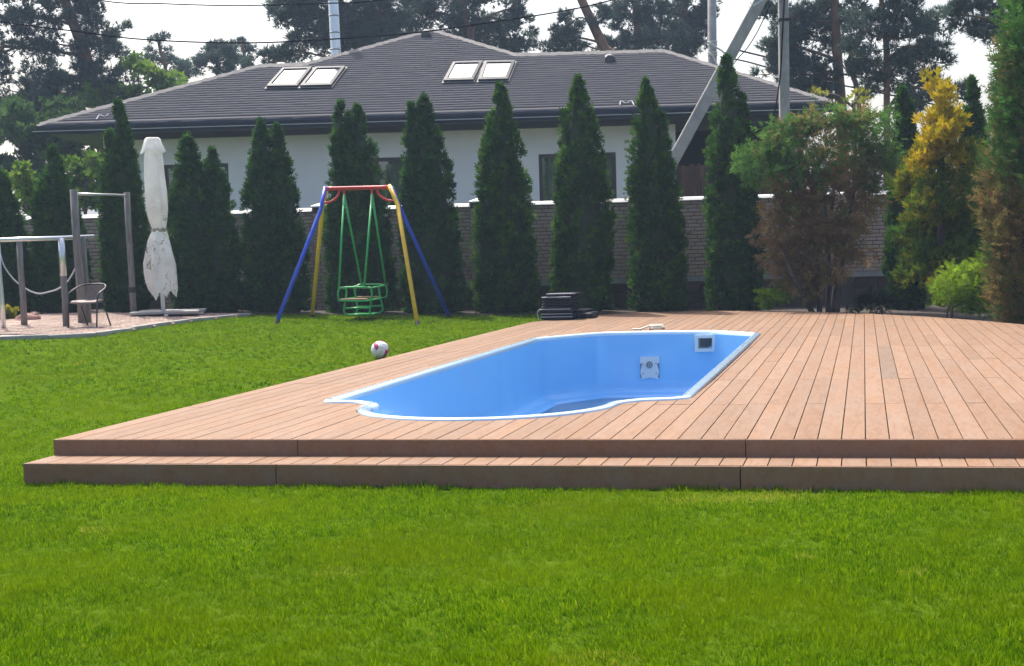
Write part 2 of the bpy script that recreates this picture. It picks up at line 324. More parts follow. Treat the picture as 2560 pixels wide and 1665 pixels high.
# patio outline on the lawn (left) and planting bed outline
PAT = [onlawn(x, y, .03) for x, y in [(-260, 852), (0, 845), (120, 842), (240, 837), (330, 822), (420, 808), (500, 798), (620, 786.5)]]
PAT_F = [(float(p[0]), float(p[1])) for p in PAT]
def patio_front(X): return np.interp(X, [p[0] for p in PAT_F], [p[1] for p in PAT_F])
PX0, PX1 = PAT_F[0][0], PAT_F[-1][0]
def in_patio(X, Y): return (X > PX0) & (X < PX1) & (Y > patio_front(X)) & (Y < 28.55)
def in_bed(X, Y):
    u, v = duv(X, Y)
    left = (X < 1.2) & (Y > 28.65 + 0.06 * np.sin(X * 3.1))
    return left | ((u > 0.25) & (v > vback(u)) & (X > 0.4)) | ((X > 4.5) & (Y > 20))

# planting bed sheet
def bed():
    xs = np.arange(-14, 14.01, 0.2); ys = np.arange(17, 31.2, 0.2); idx = {}; v = []; f = []
    def vid(i, j):
        if (i, j) not in idx:
            x, y = xs[i], ys[j]; idx[(i, j)] = len(v)
            v.append((x, y, float(zl(x, y)) + 0.014))
        return idx[(i, j)]
    for i in range(len(xs) - 1):
        for j in range(len(ys) - 1):
            x, y = xs[i] + .1, ys[j] + .1
            if in_bed(x, y) and not in_deck(x, y, -0.3): f.append((vid(i, j), vid(i + 1, j), vid(i + 1, j + 1), vid(i, j + 1)))
    me = bpy.data.meshes.new('planting_bed'); me.from_pydata(v, [], f); me.materials.append(M['bed']); me.shade_smooth()
    return struct(link('planting_bed', me))
bed()

# lawn blades
def grass(n, xf, Y0, Y1, h, w, seed, seg):
    r = np.random.default_rng(seed)
    per = 9; nt = n // per; n = nt * per                       # blades stand in small tufts
    Y = Y0 + (Y1 - Y0) * r.random(nt); X = xf(Y, r.random(nt)); tuft_h = np.repeat(.72 + .56 * r.random(nt), per); tuft_t = np.repeat(.13 * r.normal(size=nt), per)
    sp_ = h * .42; ox, oy = r.normal(0, sp_, n), r.normal(0, sp_, n); X = np.repeat(X, per) + ox; Y = np.repeat(Y, per) + oy
    k = ~in_deck(X, Y, 0.012) & ~in_patio(X, Y) & ~in_bed(X, Y)
    X, Y = X[k], Y[k]; tuft_h, tuft_t, ox, oy = tuft_h[k], tuft_t[k], ox[k] / sp_, oy[k] / sp_; n = len(X); Z = zl(X, Y)
    px = np.array([mnoise.noise((x * 3.1, y * 3.1, 3.3)) for x, y in zip(X[:: 1], Y[:: 1])]) if n < 60000 else None
    lump = 1.2 * np.sin(X * 5.3 + 1.3 * np.sin(Y * 3.7)) * np.sin(Y * 4.9 + 1.7 * np.sin(X * 4.1)) + 0.6 * np.sin(X * 11 + 2 * np.sin(Y * 9)) * np.sin(Y * 13 + 2 * np.sin(X * 10))
    u, v = duv(X, Y)
    edge = np.exp(-np.abs(np.minimum(v + .42, 0)) / .05) * (v < -.4) * np.clip(1.1 + 1.2 * np.sin(u * 2.3 + 1) * np.sin(u * 5.1), .2, 2.4)
    L = h * tuft_h * (0.7 + 0.6 * r.random(n)) * (1 + 0.2 * lump) * (1 + 1.0 * edge * r.random(n))
    az = r.random(n) * 2 * np.pi; lean = np.abs(r.normal(0, 0.95, n))
    flow = np.sin(X * 1.9 + 2 * np.sin(Y * 1.3)) * 1.2 + Y * .4
    D = np.stack([np.cos(az) * lean * .55 + .2 * np.cos(flow) + .32 * ox, np.sin(az) * lean * .55 + .2 * np.sin(flow) + .32 * oy, np.ones(n)], 1)
    S = np.stack([-np.sin(az), np.cos(az), np.zeros(n)], 1) + r.normal(0, .4, (n, 3)); P = np.stack([X, Y, Z - 0.004], 1)
    tint = np.clip(0.36 + 0.06 * lump + tuft_t + r.normal(0, .17, n), 0, .66)
    dead = (np.sin(X * 2.3 + 4) * np.sin(Y * 1.9 + .7) + .5 * np.sin(X * 6.1) * np.sin(Y * 7.3) > 1.16) & (r.random(n) < .35)
    patch = np.exp(-(((X - 1.32) / .42) ** 2 + ((Y - 8.9) / .16) ** 2)) > r.random(n) * 1.15
    tint = np.where(dead | patch | (r.random(n) < .006), .82 + .18 * r.random(n), tint)
    q = w / h
    if seg == 2:
        T = np.array([(0, -q / 2, 0), (0, q / 2, 0), (.55, q * .42, .05), (.55, -q * .42, .05), (1, 0, .28)]); fn = [(0, 1, 2), (0, 2, 3), (3, 2, 4)]
    else:
        T = np.array([(0, -q / 2, 0), (0, q / 2, 0), (1, 0, .18)]); fn = [(0, 1, 2)]
    return sprays(P, D, S, L, T, fn, tint)
parts = [grass(470000, lambda Y, r: (r * 2 - 1) * (Y * .345 + .35), 5.2, 10.9, .025, .0058, 1, 1),
         grass(60000, lambda Y, r: np.where(r < .5, -1, 1) * (Y * .345 + .3 + np.abs(r - .5) * 2 * 2.2), 4.6, 10.6, .028, .0085, 4, 1),
         grass(90000, lambda Y, r: -Y * .345 - 1.6 + r * (Y * .345 - .4), 9.6, 16, .028, .0078, 2, 1),
         grass(150000, lambda Y, r: -Y * .345 - .6 + r * (Y * .345 + 1.8), 16, 29, .030, .013, 3, 1)]
V = np.concatenate([p[0] for p in parts]); T_ = np.concatenate([p[2] for p in parts]); off = 0; Lp = []
for p in parts: Lp.append(p[1] + off); off += len(p[0])
struct(link('lawn_grass', fast_mesh('lawn_grass', V, 3, np.concatenate(Lp), M['grass'], T_)), 'stuff', 'short mown green lawn around the wooden deck')
# ------------------------------------------------------------------ deck
def arc_poly(pts):                        # rounded closed outline: (u, v, radius)
    out = []; n = len(pts)
    for i in range(n):
        p0, p1, p2 = (np.array(pts[(i + k) % n][:2], float) for k in (-1, 0, 1)); r = pts[i][2]
        if r <= 0: out.append(p1); continue
        a = unit((p0 - p1)[None])[0]; b = unit((p2 - p1)[None])[0]; th = math.acos(np.clip(a @ b, -1, 1)); t = r / math.tan(th / 2)
        t = min(t, .49 * np.linalg.norm(p0 - p1), .49 * np.linalg.norm(p2 - p1)); r = t * math.tan(th / 2)
        c = p1 + unit((a + b)[None])[0] * r / math.sin(th / 2)
        s, e = p1 + a * t - c, p1 + b * t - c; a0 = math.atan2(s[1], s[0]); a1 = math.atan2(e[1], e[0]); d = (a1 - a0 + math.pi) % (2 * math.pi) - math.pi
        m = max(4, int(abs(d) / .12))
        out += [c + r * np.array([math.cos(a0 + d * k / m), math.sin(a0 + d * k / m)]) for k in range(m + 1)]
    return np.array(out)
bow = [(2.63 + 1.05 * math.cos(a), 2.12 + 1.07 * math.sin(a)) for a in np.linspace(math.radians(180 + 4), math.radians(360 - 4), 26)]
outl = [(1.065, 11.05, .5), (1.065, 2.42, .3), (1.42, 2.38, .1)] + [(1.60, 2.20, .12)] + [(p[0], p[1], 0) for p in bow] + [(3.68, 2.20, .12), (3.84, 2.40, .1), (4.205, 2.50, .3), (4.205, 11.35, .42), (3.55, 12.16, .55), (2.95, 12.24, .1), (2.36, 12.24, .1), (1.78, 12.16, .55)]
OUT = arc_poly(outl)
def resample(P, step):
    Q = np.vstack([P, P[:1]]); d = np.r_[0, np.cumsum(np.linalg.norm(np.diff(Q, axis=0), axis=1))]; n = int(d[-1] / step)
    t = np.linspace(0, d[-1], n, endpoint=False); return np.stack([np.interp(t, d, Q[:, 0]), np.interp(t, d, Q[:, 1])], 1)
OUT = resample(OUT, 0.05)
_a = .5 * np.sum(OUT[:, 0] * np.roll(OUT[:, 1], -1) - np.roll(OUT[:, 0], -1) * OUT[:, 1])
if _a < 0: OUT = OUT[::-1]
def inset(P, d):                          # move a counter-clockwise outline inwards
    t = unit(np.roll(P, -2, 0) - np.roll(P, 2, 0)); return P + d * np.stack([-t[:, 1], t[:, 0]], 1)
CUT = inset(OUT, -0.008)
def cut_range(u):
    a, b = CUT, np.roll(CUT, -1, 0); k = (a[:, 0] - u) * (b[:, 0] - u) < 0
    if k.sum() < 2: return None
    v = a[k, 1] + (u - a[k, 0]) / (b[k, 0] - a[k, 0]) * (b[k, 1] - a[k, 1]); return v.min(), v.max()
CU0, CU1 = CUT[:, 0].min() + 1e-4, CUT[:, 0].max() - 1e-4

deck = thing('pool_deck', 'large raised deck of pinkish brown boards with one step, around the blue pool', 'deck', dxy(0, 0, 0))
PITCH_B, GAP, TH = 0.147, 0.0075, 0.024
def strip_mesh(cols, z):
    """cols: list of (u, vlo, vhi) from left to right, one plank piece"""
    mb = MB(); n = len(cols)
    top = [dxy(u, a, z) for u, a, b in cols] + [dxy(u, b, z) for u, a, b in cols]
    bot = [(x, y, zz - TH) for x, y, zz in top]
    fs = [(i, i + 1, n + i + 1, n + i) for i in range(n - 1)]
    o = 2 * n
    fs += [(o + i, o + i + 1, i + 1, i) for i in range(n - 1)] + [(n + i, n + i + 1, o + n + i + 1, o + n + i) for i in range(n - 1)]
    fs += [(o, 0, n, o + n), (n - 1, o + n - 1, o + 2 * n - 1, 2 * n - 1)]
    return mb.add(top + bot, fs)
rd = random.Random(4); GREY_U = 5.77; UJ = (1.815, 4.837, 1.813, 4.833)
M['deckgrey'] = decking('weathered decking board', (0.165, 0.112, 0.078), (0.125, 0.083, 0.058))
rows = int(DECK_R / PITCH_B)
for i in range(rows):
    ua = i * PITCH_B + (0.0 if i else 0.0); ub = ua + PITCH_B - GAP
    vend = max(vback(ua), vback(ub)); js = [0.012]; j = 2.15 if rd.random() < .5 else 4.28
    while j < vend - .9: js.append(j); j += 4.29 if rd.random() < .72 else 2.14
    if ua < GREY_U < ub: js = [0.012, 2.15, 4.28, 8.57, 12.86]
    js.append(99.0)
    over = ub > CU0 and ua < CU1
    us = sorted(set([ua, ub] + ([u for u in np.linspace(ua, ub, 7)] if over else list(np.linspace(ua, ub, 3))) + ([CU0] if ua < CU0 < ub else []) + ([CU1] if ua < CU1 < ub else [])))
    for a, b in zip(js[:-1], js[1:]):
        b -= .011
        pieces = []                      # lower piece, upper piece, whole piece
        low, up, cols = [], [], []
        for u in us:
            e = min(b, float(vback(u))); c = cut_range(u) if CU0 <= u <= CU1 else None
            if e <= a + .02: continue
            if c is None or e < c[0] + .001 or a > c[1] - .001: cols.append((u, a, e)); low.append((u, a, e)); up.append((u, a, e))
            else:
                low.append((u, a, c[0]) if c[0] > a + .01 else None); up.append((u, c[1], e) if e > c[1] + .01 else None)
        if len(cols) == len([u for u in us if min(b, float(vback(u))) > a + .02]): pieces = [cols]
        elif cols and len(cols) >= 1 and (us[0] < CU0 or us[-1] > CU1):    # board beside the long side of the pool: notched
            full = [c for c in cols]; pieces = [full] if len(full) > 1 else []
            if len(full) > 1 and any(x and x not in full for x in low):
                pieces.append([x for x in low if x and (x not in full or x in (full[-1], full[0]))])
            if len(full) > 1 and any(x and x not in full for x in up):
                pieces.append([x for x in up if x and (x not in full or x in (full[-1], full[0]))])
        else:
            pieces = [[x for x in low if x], [x for x in up if x]]
        for p in pieces:
            if len(p) > 1: strip_mesh(p, ZD + rd.uniform(-.0008, .0008)).build('plank', M['deckgrey'] if ua < GREY_U < ub and 4 < a < 5 else M['deck'], deck)
# lower step: short boards, then the fascia boards
STEP_V, ZS = -0.40, 0.148
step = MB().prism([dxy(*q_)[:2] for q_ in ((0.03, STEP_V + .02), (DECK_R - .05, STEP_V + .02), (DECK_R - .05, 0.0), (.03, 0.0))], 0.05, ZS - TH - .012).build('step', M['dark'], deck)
steprows = int((DECK_R + .02) / PITCH_B)
for i in range(steprows):
    ua = i * PITCH_B + .004; ub = ua + PITCH_B - GAP
    strip_mesh([(ua, STEP_V + .006, -.016), (ub, STEP_V + .006, -.016)], ZS + rd.uniform(-.0006, .0006)).build('plank', M['deck'], step)
def fascia(u0, u1, v, z0, z1, th=.02, par=deck):
    a, b, c, d = dxy(u0, v, z0), dxy(u1, v, z0), dxy(u1, v - th, z0), dxy(u0, v - th, z0)
    MB().prism([d[:2], c[:2], b[:2], a[:2]], z0, z1).build('fascia_board', M['fascia'], par)
for u0, u1 in ((-.006, UJ[0]), (UJ[0] + .006, UJ[1]), (UJ[1] + .006, DECK_R)): fascia(u0, u1, .006, .125, ZD - .002)
for u0, u1 in ((-.012, UJ[2]), (UJ[2] + .007, UJ[3]), (UJ[3] + .007, DECK_R)): fascia(u0, u1, STEP_V, -.05, ZS - .002, par=step)
def fascia_side(u, v0, v1, z0, z1, th=.02):
    p = [dxy(u, v0), dxy(u, v1), dxy(u - th, v1), dxy(u - th, v0)]
    MB().prism([q[:2] for q in p][::-1], z0, z1).build('fascia_board', M['fascia'], deck)
for a, b in ((.0, 4.2), (4.206, 8.4), (8.406, 12.6), (12.606, 15.88)): fascia_side(-.002, a, b, -.02, ZD - .003)
fascia_side(-.002, STEP_V - .014, -.004, -.05, ZS - .003)
# solid slab under the boards: its near-black colour is the shadow in the gaps
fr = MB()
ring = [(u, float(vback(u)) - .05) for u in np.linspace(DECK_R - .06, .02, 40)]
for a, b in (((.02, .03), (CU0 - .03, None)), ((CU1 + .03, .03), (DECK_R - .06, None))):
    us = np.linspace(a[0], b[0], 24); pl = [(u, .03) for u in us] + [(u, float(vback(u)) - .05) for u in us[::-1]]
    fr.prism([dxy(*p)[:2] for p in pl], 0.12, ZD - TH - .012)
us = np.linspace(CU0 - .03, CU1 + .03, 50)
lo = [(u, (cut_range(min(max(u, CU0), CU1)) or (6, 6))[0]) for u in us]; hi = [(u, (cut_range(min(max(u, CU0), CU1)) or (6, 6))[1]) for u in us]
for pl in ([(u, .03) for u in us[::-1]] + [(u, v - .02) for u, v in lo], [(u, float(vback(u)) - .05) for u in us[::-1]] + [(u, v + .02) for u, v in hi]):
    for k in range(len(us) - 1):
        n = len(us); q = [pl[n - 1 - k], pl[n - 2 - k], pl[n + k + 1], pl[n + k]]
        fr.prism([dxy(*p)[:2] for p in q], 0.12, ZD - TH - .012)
fr.build('gap_shade_slab', M['dark'], deck)
# back edge board following the curve
bb = MB(); us = np.linspace(.0, DECK_R - .02, 60)
vs = [dxy(u, float(vback(u)) + d, z) for u in us for d, z in ((.003, ZD - .002), (.021, ZD - .002), (.021, .1), (.003, .1))]
bb.add(vs, [(i * 4 + k, i * 4 + 4 + k, i * 4 + 4 + (k + 1) % 4, i * 4 + (k + 1) % 4) for i in range(59) for k in range(4)]); bb.build('fascia_board', M['fascia'], deck)

# ------------------------------------------------------------------ pool
pool = thing('swimming_pool', 'empty blue fibreglass pool with a rounded bow end, sunk into the deck', 'pool', dxy(2.6, 6.5, -.7))
def loft(prof, name, m, parent, close=False):
    rings = [[dxy(p[0], p[1], z) for p in inset(OUT, d)] for d, z in prof]; n = len(OUT)
    vs = [p for r in rings for p in r]
    fs = [(i * n + k, i * n + (k + 1) % n, i * n + n + (k + 1) % n, i * n + n + k) for i in range(len(prof) - 1) for k in range(n)]
    if close: fs.append(tuple((len(prof) - 1) * n + k for k in range(n)))
    o = MB().add(vs, fs).build(name, m, parent, True); return o
loft([(0.0, .10), (0.0, .262), (.004, .272), (.014, .279), (.06, .282), (.075, .279), (.092, .268), (.102, .248), (.108, .225)], 'rim', M['rim'], pool)
FLOOR = -.66
shell = loft([(.1105, .228), (.115, .12), (.125, -.10), (.145, -.42), (.155, -.53), (.175, -.555), (.245, -.565), (.262, -.575), (.275, -.61), (.30, -.645), (.34, FLOOR)], 'shell', M['pool'], pool, True)
wat = inset(OUT, .30); wat = np.array([p for p in wat if p[1] > 3.3]);
# shallow rain water left on the floor
M['water'] = plain('shallow dark water', (0.028, 0.045, 0.065), 0.12, spec=0.4)
wp = []
ins = inset(OUT, .36)
for p in ins:
    v = min(p[1], 11.75 + .02 * math.sin(p[0] * 9)); wp.append((p[0], v))
struct(MB().add([dxy(p[0], p[1], FLOOR + .012) for p in wp], [tuple(range(len(wp)))]).build('pool_water', M['water']), 'structure')
# fittings on the far end wall (wall faces the viewer)
def wallframe(u, v, z):                   # origin and axes on the wall: x along u, y out of the wall, z up
    o = Vector(dxy(u, v, z)); return o, Vector((DU[0], DU[1], 0)), Vector((-DG[0], -DG[1], 0))
def on_wall(mb, fr, pts2, d0, d1):        # prism of an outline (x, z) standing out from d0 to d1
    o, x, y = fr; n = len(pts2)
    vs = [o + x * p[0] + Vector((0, 0, p[1])) + y * d0 for p in pts2] + [o + x * p[0] + Vector((0, 0, p[1])) + y * d1 for p in pts2]
    return mb.add(vs, [(k, (k + 1) % n, n + (k + 1) % n, n + k) for k in range(n)] + [tuple(range(n - 1, -1, -1)), tuple(range(n, 2 * n))])
def rect(cx, cz, w, h): return [(cx - w / 2, cz - h / 2), (cx + w / 2, cz - h / 2), (cx + w / 2, cz + h / 2), (cx - w / 2, cz + h / 2)]
def circ(cx, cz, r, n=20): return [(cx + r * math.cos(2 * math.pi * k / n), cz + r * math.sin(2 * math.pi * k / n)) for k in range(n)]
sp = spot(1768, 855, 21.9); su, sv = duv(sp[0], sp[1])
fr1 = wallframe(float(su), 12.17 - .118 - .03, sp[2])
ro = MB()
for c in (rect(0, .097, .30, .045), rect(0, -.097, .30, .045), rect(-.125, 0, .05, .149), rect(.125, 0, .05, .149)): on_wall(ro, fr1, c, -.02, .022)
sk = ro.build('skimmer_frame', M['plastic'], pool)
md = MB()
for c in (rect(0, .080, .22, .012), rect(0, -.080, .22, .012), rect(-.108, 0, .012, .148), rect(.108, 0, .012, .148)): on_wall(md, fr1, c, -.021, .028)
md.build('skimmer_bead', M['plastic'], sk)
mk = MB(); on_wall(mk, fr1, rect(.012, .012, .165, .12), -.018, -.006); mk.build('skimmer_flap', plain('smoked flap', (.03, .035, .04), .3), sk)
mk = MB(); on_wall(mk, fr1, rect(0, 0, .20, .149), -.035, -.021); mk.build('skimmer_throat', plain('shaded throat plastic', (.22, .23, .24), .5), sk)
jp = spot(1628, 918, 22.05); ju, jv = duv(jp[0], jp[1])
fr2 = wallframe(float(ju), 12.24 - .128 - .012, jp[2])
prof = []
for z in np.linspace(-.165, .165, 23):
    w = .138 if z > .06 else .122 - .012 * math.cos((z - .06) / .225 * 2 * math.pi) if z > -.14 else .125
    prof.append((w, z))
plate = [(-w, z) for w, z in prof][::-1] + [(-.125 + .25 * t, -.165 + .028 * math.sin(math.pi * t)) for t in np.linspace(.05, .95, 9)] + prof
pl = on_wall(MB(), fr2, plate[::-1], -.05, .022).build('jet_plate', M['plastic'], pool)
on_wall(MB(), fr2, rect(0, .02 - .04, .275, .24), -.05, .010).build('jet_backing', plain('grey blue plastic', (.16, .24, .34), .5), pl)
nz = MB(); on_wall(nz, fr2, circ(0, .05, .052), .02, .034); nz.build('jet_collar', plain('grey plastic', (.36, .39, .42), .35), pl)
nz = MB(); on_wall(nz, fr2, circ(0, .05, .037), .03, .040); nz.build('jet_nozzle', plain('mid grey plastic', (.10, .10, .11), .4), pl)
nz = MB(); on_wall(nz, fr2, circ(0.003, .048, .024), .034, .044); nz.build('jet_ring', M['plastic'], pl)
nz = MB(); on_wall(nz, fr2, circ(0.003, .048, .015), .034, .046); nz.build('jet_mouth', M['black'], pl)
for x, z in ((-.095, .065), (.095, .065), (-.095, -.075), (.095, -.075)):
    on_wall(MB(), fr2, circ(x, z, .008, 8), .02, .026).build('screw', M['black'], pl)
on_wall(MB(), fr2, circ(0, -.07, .022, 14), .02, .027).build('jet_button', M['plastic'], pl)

# ------------------------------------------------------------------ boundary wall behind the thujas
WA, WB = np.array([-14.0, 31.70]), np.array([13.0, 30.75])
WD = (WB - WA) / np.linalg.norm(WB - WA); WN = np.array([WD[1], -WD[0]])       # WN points to the viewer
WLEN = float(np.linalg.norm(WB - WA)); W_ANG = math.atan2(WD[1], WD[0])
def wxy(s, d, z): return (WA[0] + WD[0] * s + WN[0] * d, WA[1] + WD[1] * s + WN[1] * d, z)
ZC, ZB = 2.40, 0.84                                                          # under the coping, band
wall = thing('boundary_wall', 'long brown brick garden wall with white coping behind the row of thujas', 'wall', wxy(WLEN / 2, 0, .2))
def wbox(s0, s1, d0, d1, z0, z1, name, m, parent=wall):
    mb = MB(); p = [wxy(s0, d1, 0), wxy(s1, d1, 0), wxy(s1, d0, 0), wxy(s0, d0, 0)]
    return mb.prism([q[:2] for q in p], z0, z1).build(name, m, parent)
wbox(0, WLEN, -.20, 0, 0, ZC, 'masonry_core', M['mortar'])
def coping(s0, s1):
    pf = [(.06, ZC), (.062, ZC + .012), (.012, ZC + .062), (-.10, ZC + .085), (-.21, ZC + .062), (-.26, ZC + .012), (-.26, ZC)]
    MB().add([wxy(s_, d, z) for s_ in (s0, s1) for d, z in pf], [(i, (i + 1) % 7, 7 + (i + 1) % 7, 7 + i) for i in range(7)] + [tuple(range(6, -1, -1)), tuple(range(7, 14))]).build('coping_slab', M['coping'], wall)
s = 0.0
while s < WLEN: coping(s + .002, min(s + 1.05, WLEN) - .002); s += 1.05
s = 0.3
while s < WLEN: wbox(s + .002, min(s + .8, WLEN) - .002, -.02, .045, ZB - .075, ZB + .03, 'band_stone', M['band']); s += .8
def s_of(px):                                                                # distance along the wall seen at a pixel column
    p = spot(px, 600, 31.2); return float((p[0] - WA[0]) * WD[0] + (p[1] - WA[1]) * WD[1])
pil = [s_of(x) for x in (22, 412, 806, 1202, 1600, 1990, 2380)]
for q in pil:
    po = wbox(q - .19, q + .19, -.26, .085, .1, ZC + .085, 'pillar', M['mortar'])
    pbk = MB()
    for rr_ in range(26):
        z0 = .15 + rr_ * .0762 + .24
        if z0 + .07 > ZC + .08: break
        for (sa, sb) in (((-.19, .06), (.07, .19)) if rr_ % 2 else ((-.19, -.07), (-.06, .19))):
            p4 = [wxy(q + sa + .003, .106, 0), wxy(q + sb - .003, .106, 0), wxy(q + sb - .003, .084, 0), wxy(q + sa + .003, .084, 0)]; pbk.prism([a[:2] for a in p4], z0 + .005, z0 + .071)
    pbk.build('pillar_bricks', M['brick'], po)['kind'] = 'stuff'
    mb = MB(); b0 = [wxy(q - .23, .13, ZC + .087), wxy(q + .23, .13, ZC + .087), wxy(q + .23, -.30, ZC + .087), wxy(q - .23, -.30, ZC + .087)]
    b1 = [(x, y, z + .03) for x, y, z in b0]; ap = wxy(q, -.085, ZC + .20)
    mb.add(b0 + b1 + [ap], [(3, 2, 1, 0), (0, 1, 5, 4), (1, 2, 6, 5), (2, 3, 7, 6), (3, 0, 4, 7), (4, 5, 8), (5, 6, 8), (6, 7, 8), (7, 4, 8)]).build('pillar_cap', M['coping'], po)
BL, BH = 0.262, 0.0762
bricks = []; rb = random.Random(9)
for r in range(int((ZC - ZB - .03) / BH)):
    z = ZB + .033 + r * BH; sh = (0, .5, .22, .72)[r % 4] * BL
    c = -1
    while c * BL + sh < WLEN:
        s0 = c * BL + sh; c += 1
        if s0 < 0 or s0 + BL > WLEN: continue
        bricks.append((s0, z))
vis = [(s_of(a), s_of(b)) for a, b in ((1340, 1388), (1530, 1580), (1712, 1770), (1150, 1190), (1140, 1175), (758, 815), (980, 1010), (215, 268), (52, 98), (2150, 2215))]
near = [b for b in bricks if any(a - .1 < b[0] + BL / 2 < c + .1 for a, c in vis[:8])]
near_s = set(near[:300])
proto = []
for k in range(8):
    mb = MB(); d = .018 + .004 * (k % 4); w, h = BL - .011, BH - .011; e = .006
    o = [(0, 0), (w, 0), (w, h), (0, h)]; j = lambda: rb.uniform(-.004, .004)
    i_ = [(e + j(), e + j()), (w - e + j(), e + j()), (w - e + j(), h - e + j()), (e + j(), h - e + j())]
    vs = [(WD[0] * x, WD[1] * x, z) for x, z in o] + [(WD[0] * x + WN[0] * d, WD[1] * x + WN[1] * d, z) for x, z in i_]
    mb.add(vs, [(0, 1, 5, 4), (1, 2, 6, 5), (2, 3, 7, 6), (3, 0, 4, 7), (4, 5, 6, 7)])
    me = bpy.data.meshes.new('brick'); me.from_pydata(mb.v, [], mb.f); me.materials.append(M['brick']); proto.append((me, mb))
rest = MB()
for b in bricks:
    k = rb.randrange(8); x, y, z = wxy(b[0] + .005, .001, b[1] + .005)
    if b in near_s:
        o = link('brick', proto[k][0], wall); o.location = (x, y, z)
    else: rest.add([(p[0] + x, p[1] + y, p[2] + z) for p in proto[k][1].v], proto[k][1].f)
rest.build('brick_courses', M['brick'], wall)['kind'] = 'stuff'
# rough stones of the plinth under the band, only where gaps between trees show them
def stones(s0, s1):
    n = max(2, int((s1 - s0) / .24)); m_ = 3; g = {}
    for i in range(n + 1):
        for j in range(m_ + 1):
            g[i, j] = (s0 + (s1 - s0) * i / n + (rb.uniform(-.06, .06) if 0 < i < n else 0) + (.1 * (j % 2)), .1 + (ZB - .18) * j / m_ + (rb.uniform(-.05, .05) if 0 < j < m_ else 0))
    for i in range(n):
        for j in range(m_):
            q = [g[i, j], g[i + 1, j], g[i + 1, j + 1], g[i, j + 1]]; cx = sum(p[0] for p in q) / 4; cz = sum(p[1] for p in q) / 4; ot = []
            for a in range(4):
                p, t = q[a], q[(a + 1) % 4]
                for w in (.18, .82): ot.append((p[0] + (t[0] - p[0]) * w, p[1] + (t[1] - p[1]) * w))
            ot = [(cx + (p[0] - cx) * .93, cz + (p[1] - cz) * .93) for p in ot]; d = rb.uniform(.03, .055)
            vs = [wxy(p[0], .001, p[1]) for p in ot] + [wxy(cx + (p[0] - cx) * .82, d, cz + (p[1] - cz) * .82) for p in ot]
            MB().add(vs, [(k, (k + 1) % 8, 8 + (k + 1) % 8, 8 + k) for k in range(8)] + [tuple(range(8, 16))]).build('stone', M['stone'], wall)
for a, b in ((1335, 1395), (1520, 1600), (1700, 1785), (745, 830), (975, 1020), (2120, 2240)): stones(s_of(a), s_of(b))

# ------------------------------------------------------------------ paved exercise corner
pat = MB(); pts = [(x, y) for x, y in PAT_F]; zs = [float(zl(x, y)) + .02 for x, y in pts]
xs = np.linspace(PX0, PX1, 50); vs = []
for x in xs:
    for y in np.linspace(float(patio_front(x)) + .03, 28.55, 8): vs.append((x, y, float(zl(x, y)) + .016))
pat.add(vs, [(i * 8 + j, i * 8 + 8 + j, i * 8 + 9 + j, i * 8 + 1 + j) for i in range(49) for j in range(7)])
patio = struct(pat.build('patio', M['kerb']))
rp = random.Random(3); pm = []
for k in range(6):
    mb = MB().bbox((0, 0, 0), (.235, .155, .04), .012); me = bpy.data.meshes.new('paver'); me.from_pydata(mb.v, [], mb.f); me.materials.append(M['paver']); pm.append(me)
cand = []
y = 28.45; r = 0
while y > 22.5:
    x = PX1 - .1 - (r % 2) * .12
    while x > -10.2:
        if y > float(patio_front(x)) + .12 and x > PX0: cand.append((x, y))
        x -= .245
    y -= .165; r += 1
cand.sort(key=lambda p: p[1]); keep = [p for p in cand if -8.95 < p[0]]
npv = 0
for p in keep:
    if npv >= 300: break
    o = link('paver', pm[npv % 6], patio); o.location = (p[0], p[1], float(zl(*p)) + .014 + rp.uniform(-.004, .004)); o.rotation_euler.z = rp.uniform(-.03, .03); npv += 1
far = MB()
for p in keep[300:]: far.bbox((p[0], p[1], float(zl(*p)) + .014), (.235, .155, .04), .012)
if far.v: far.build('far_paving', M['paver'], patio)['kind'] = 'stuff'
for a, b in zip(PAT_F[:-1], PAT_F[1:]):
    n = max(1, int(math.hypot(b[0] - a[0], b[1] - a[1]) / .9))
    for k in range(n):
        p0 = Vector((a[0] + (b[0] - a[0]) * k / n, a[1] + (b[1] - a[1]) * k / n)); p1 = Vector((a[0] + (b[0] - a[0]) * (k + 1) / n, a[1] + (b[1] - a[1]) * (k + 1) / n)); mid = (p0 + p1) / 2; d = p1 - p0
        MB().bbox((mid.x, mid.y, float(zl(mid.x, mid.y)) + .01), (d.length - .004, .08, .10), .008, math.atan2(d.y, d.x)).build('kerb_stone', M['kerb'], patio)
# ------------------------------------------------------------------ house
def curve(pts, n=6):                      # smooth path through points
    P = [np.array(p, float) for p in pts]; P = [2 * P[0] - P[1]] + P + [2 * P[-1] - P[-2]]; out = []
    for i in range(1, len(P) - 2):
        for k in range(n):
            t = k / n; out.append(.5 * ((2 * P[i]) + (-P[i - 1] + P[i + 1]) * t + (2 * P[i - 1] - 5 * P[i] + 4 * P[i + 1] - P[i + 2]) * t * t + (-P[i - 1] + 3 * P[i] - 3 * P[i + 1] + P[i + 2]) * t ** 3))
    return out + [P[-2]]
YE, YW, ZE, TAN = 35.0, 36.0, 4.66, 0.466
SL = math.hypot(1, TAN); RN = np.array([0, -TAN, 1]) / SL
def roof_pt(x, y, up=0.0):
    v = ray(x, y); t = (ZE - EYE[2] - TAN * YE) / (v[2] - TAN * v[1]); p = EYE + v * t; return p + RN * up
house = thing('house', 'white single storey house with grey shingle hip roof behind the garden wall', 'house', (-1.5, 40, .2))
R_OUT = [(float(p[0]), float(p[1] - YE)) for p in [roof_pt(x, y) for x, y in [(98, 314), (650, 165), (757, 163), (1080, 76), (1290, 138), (1660, 128), (2078, 258)]]]
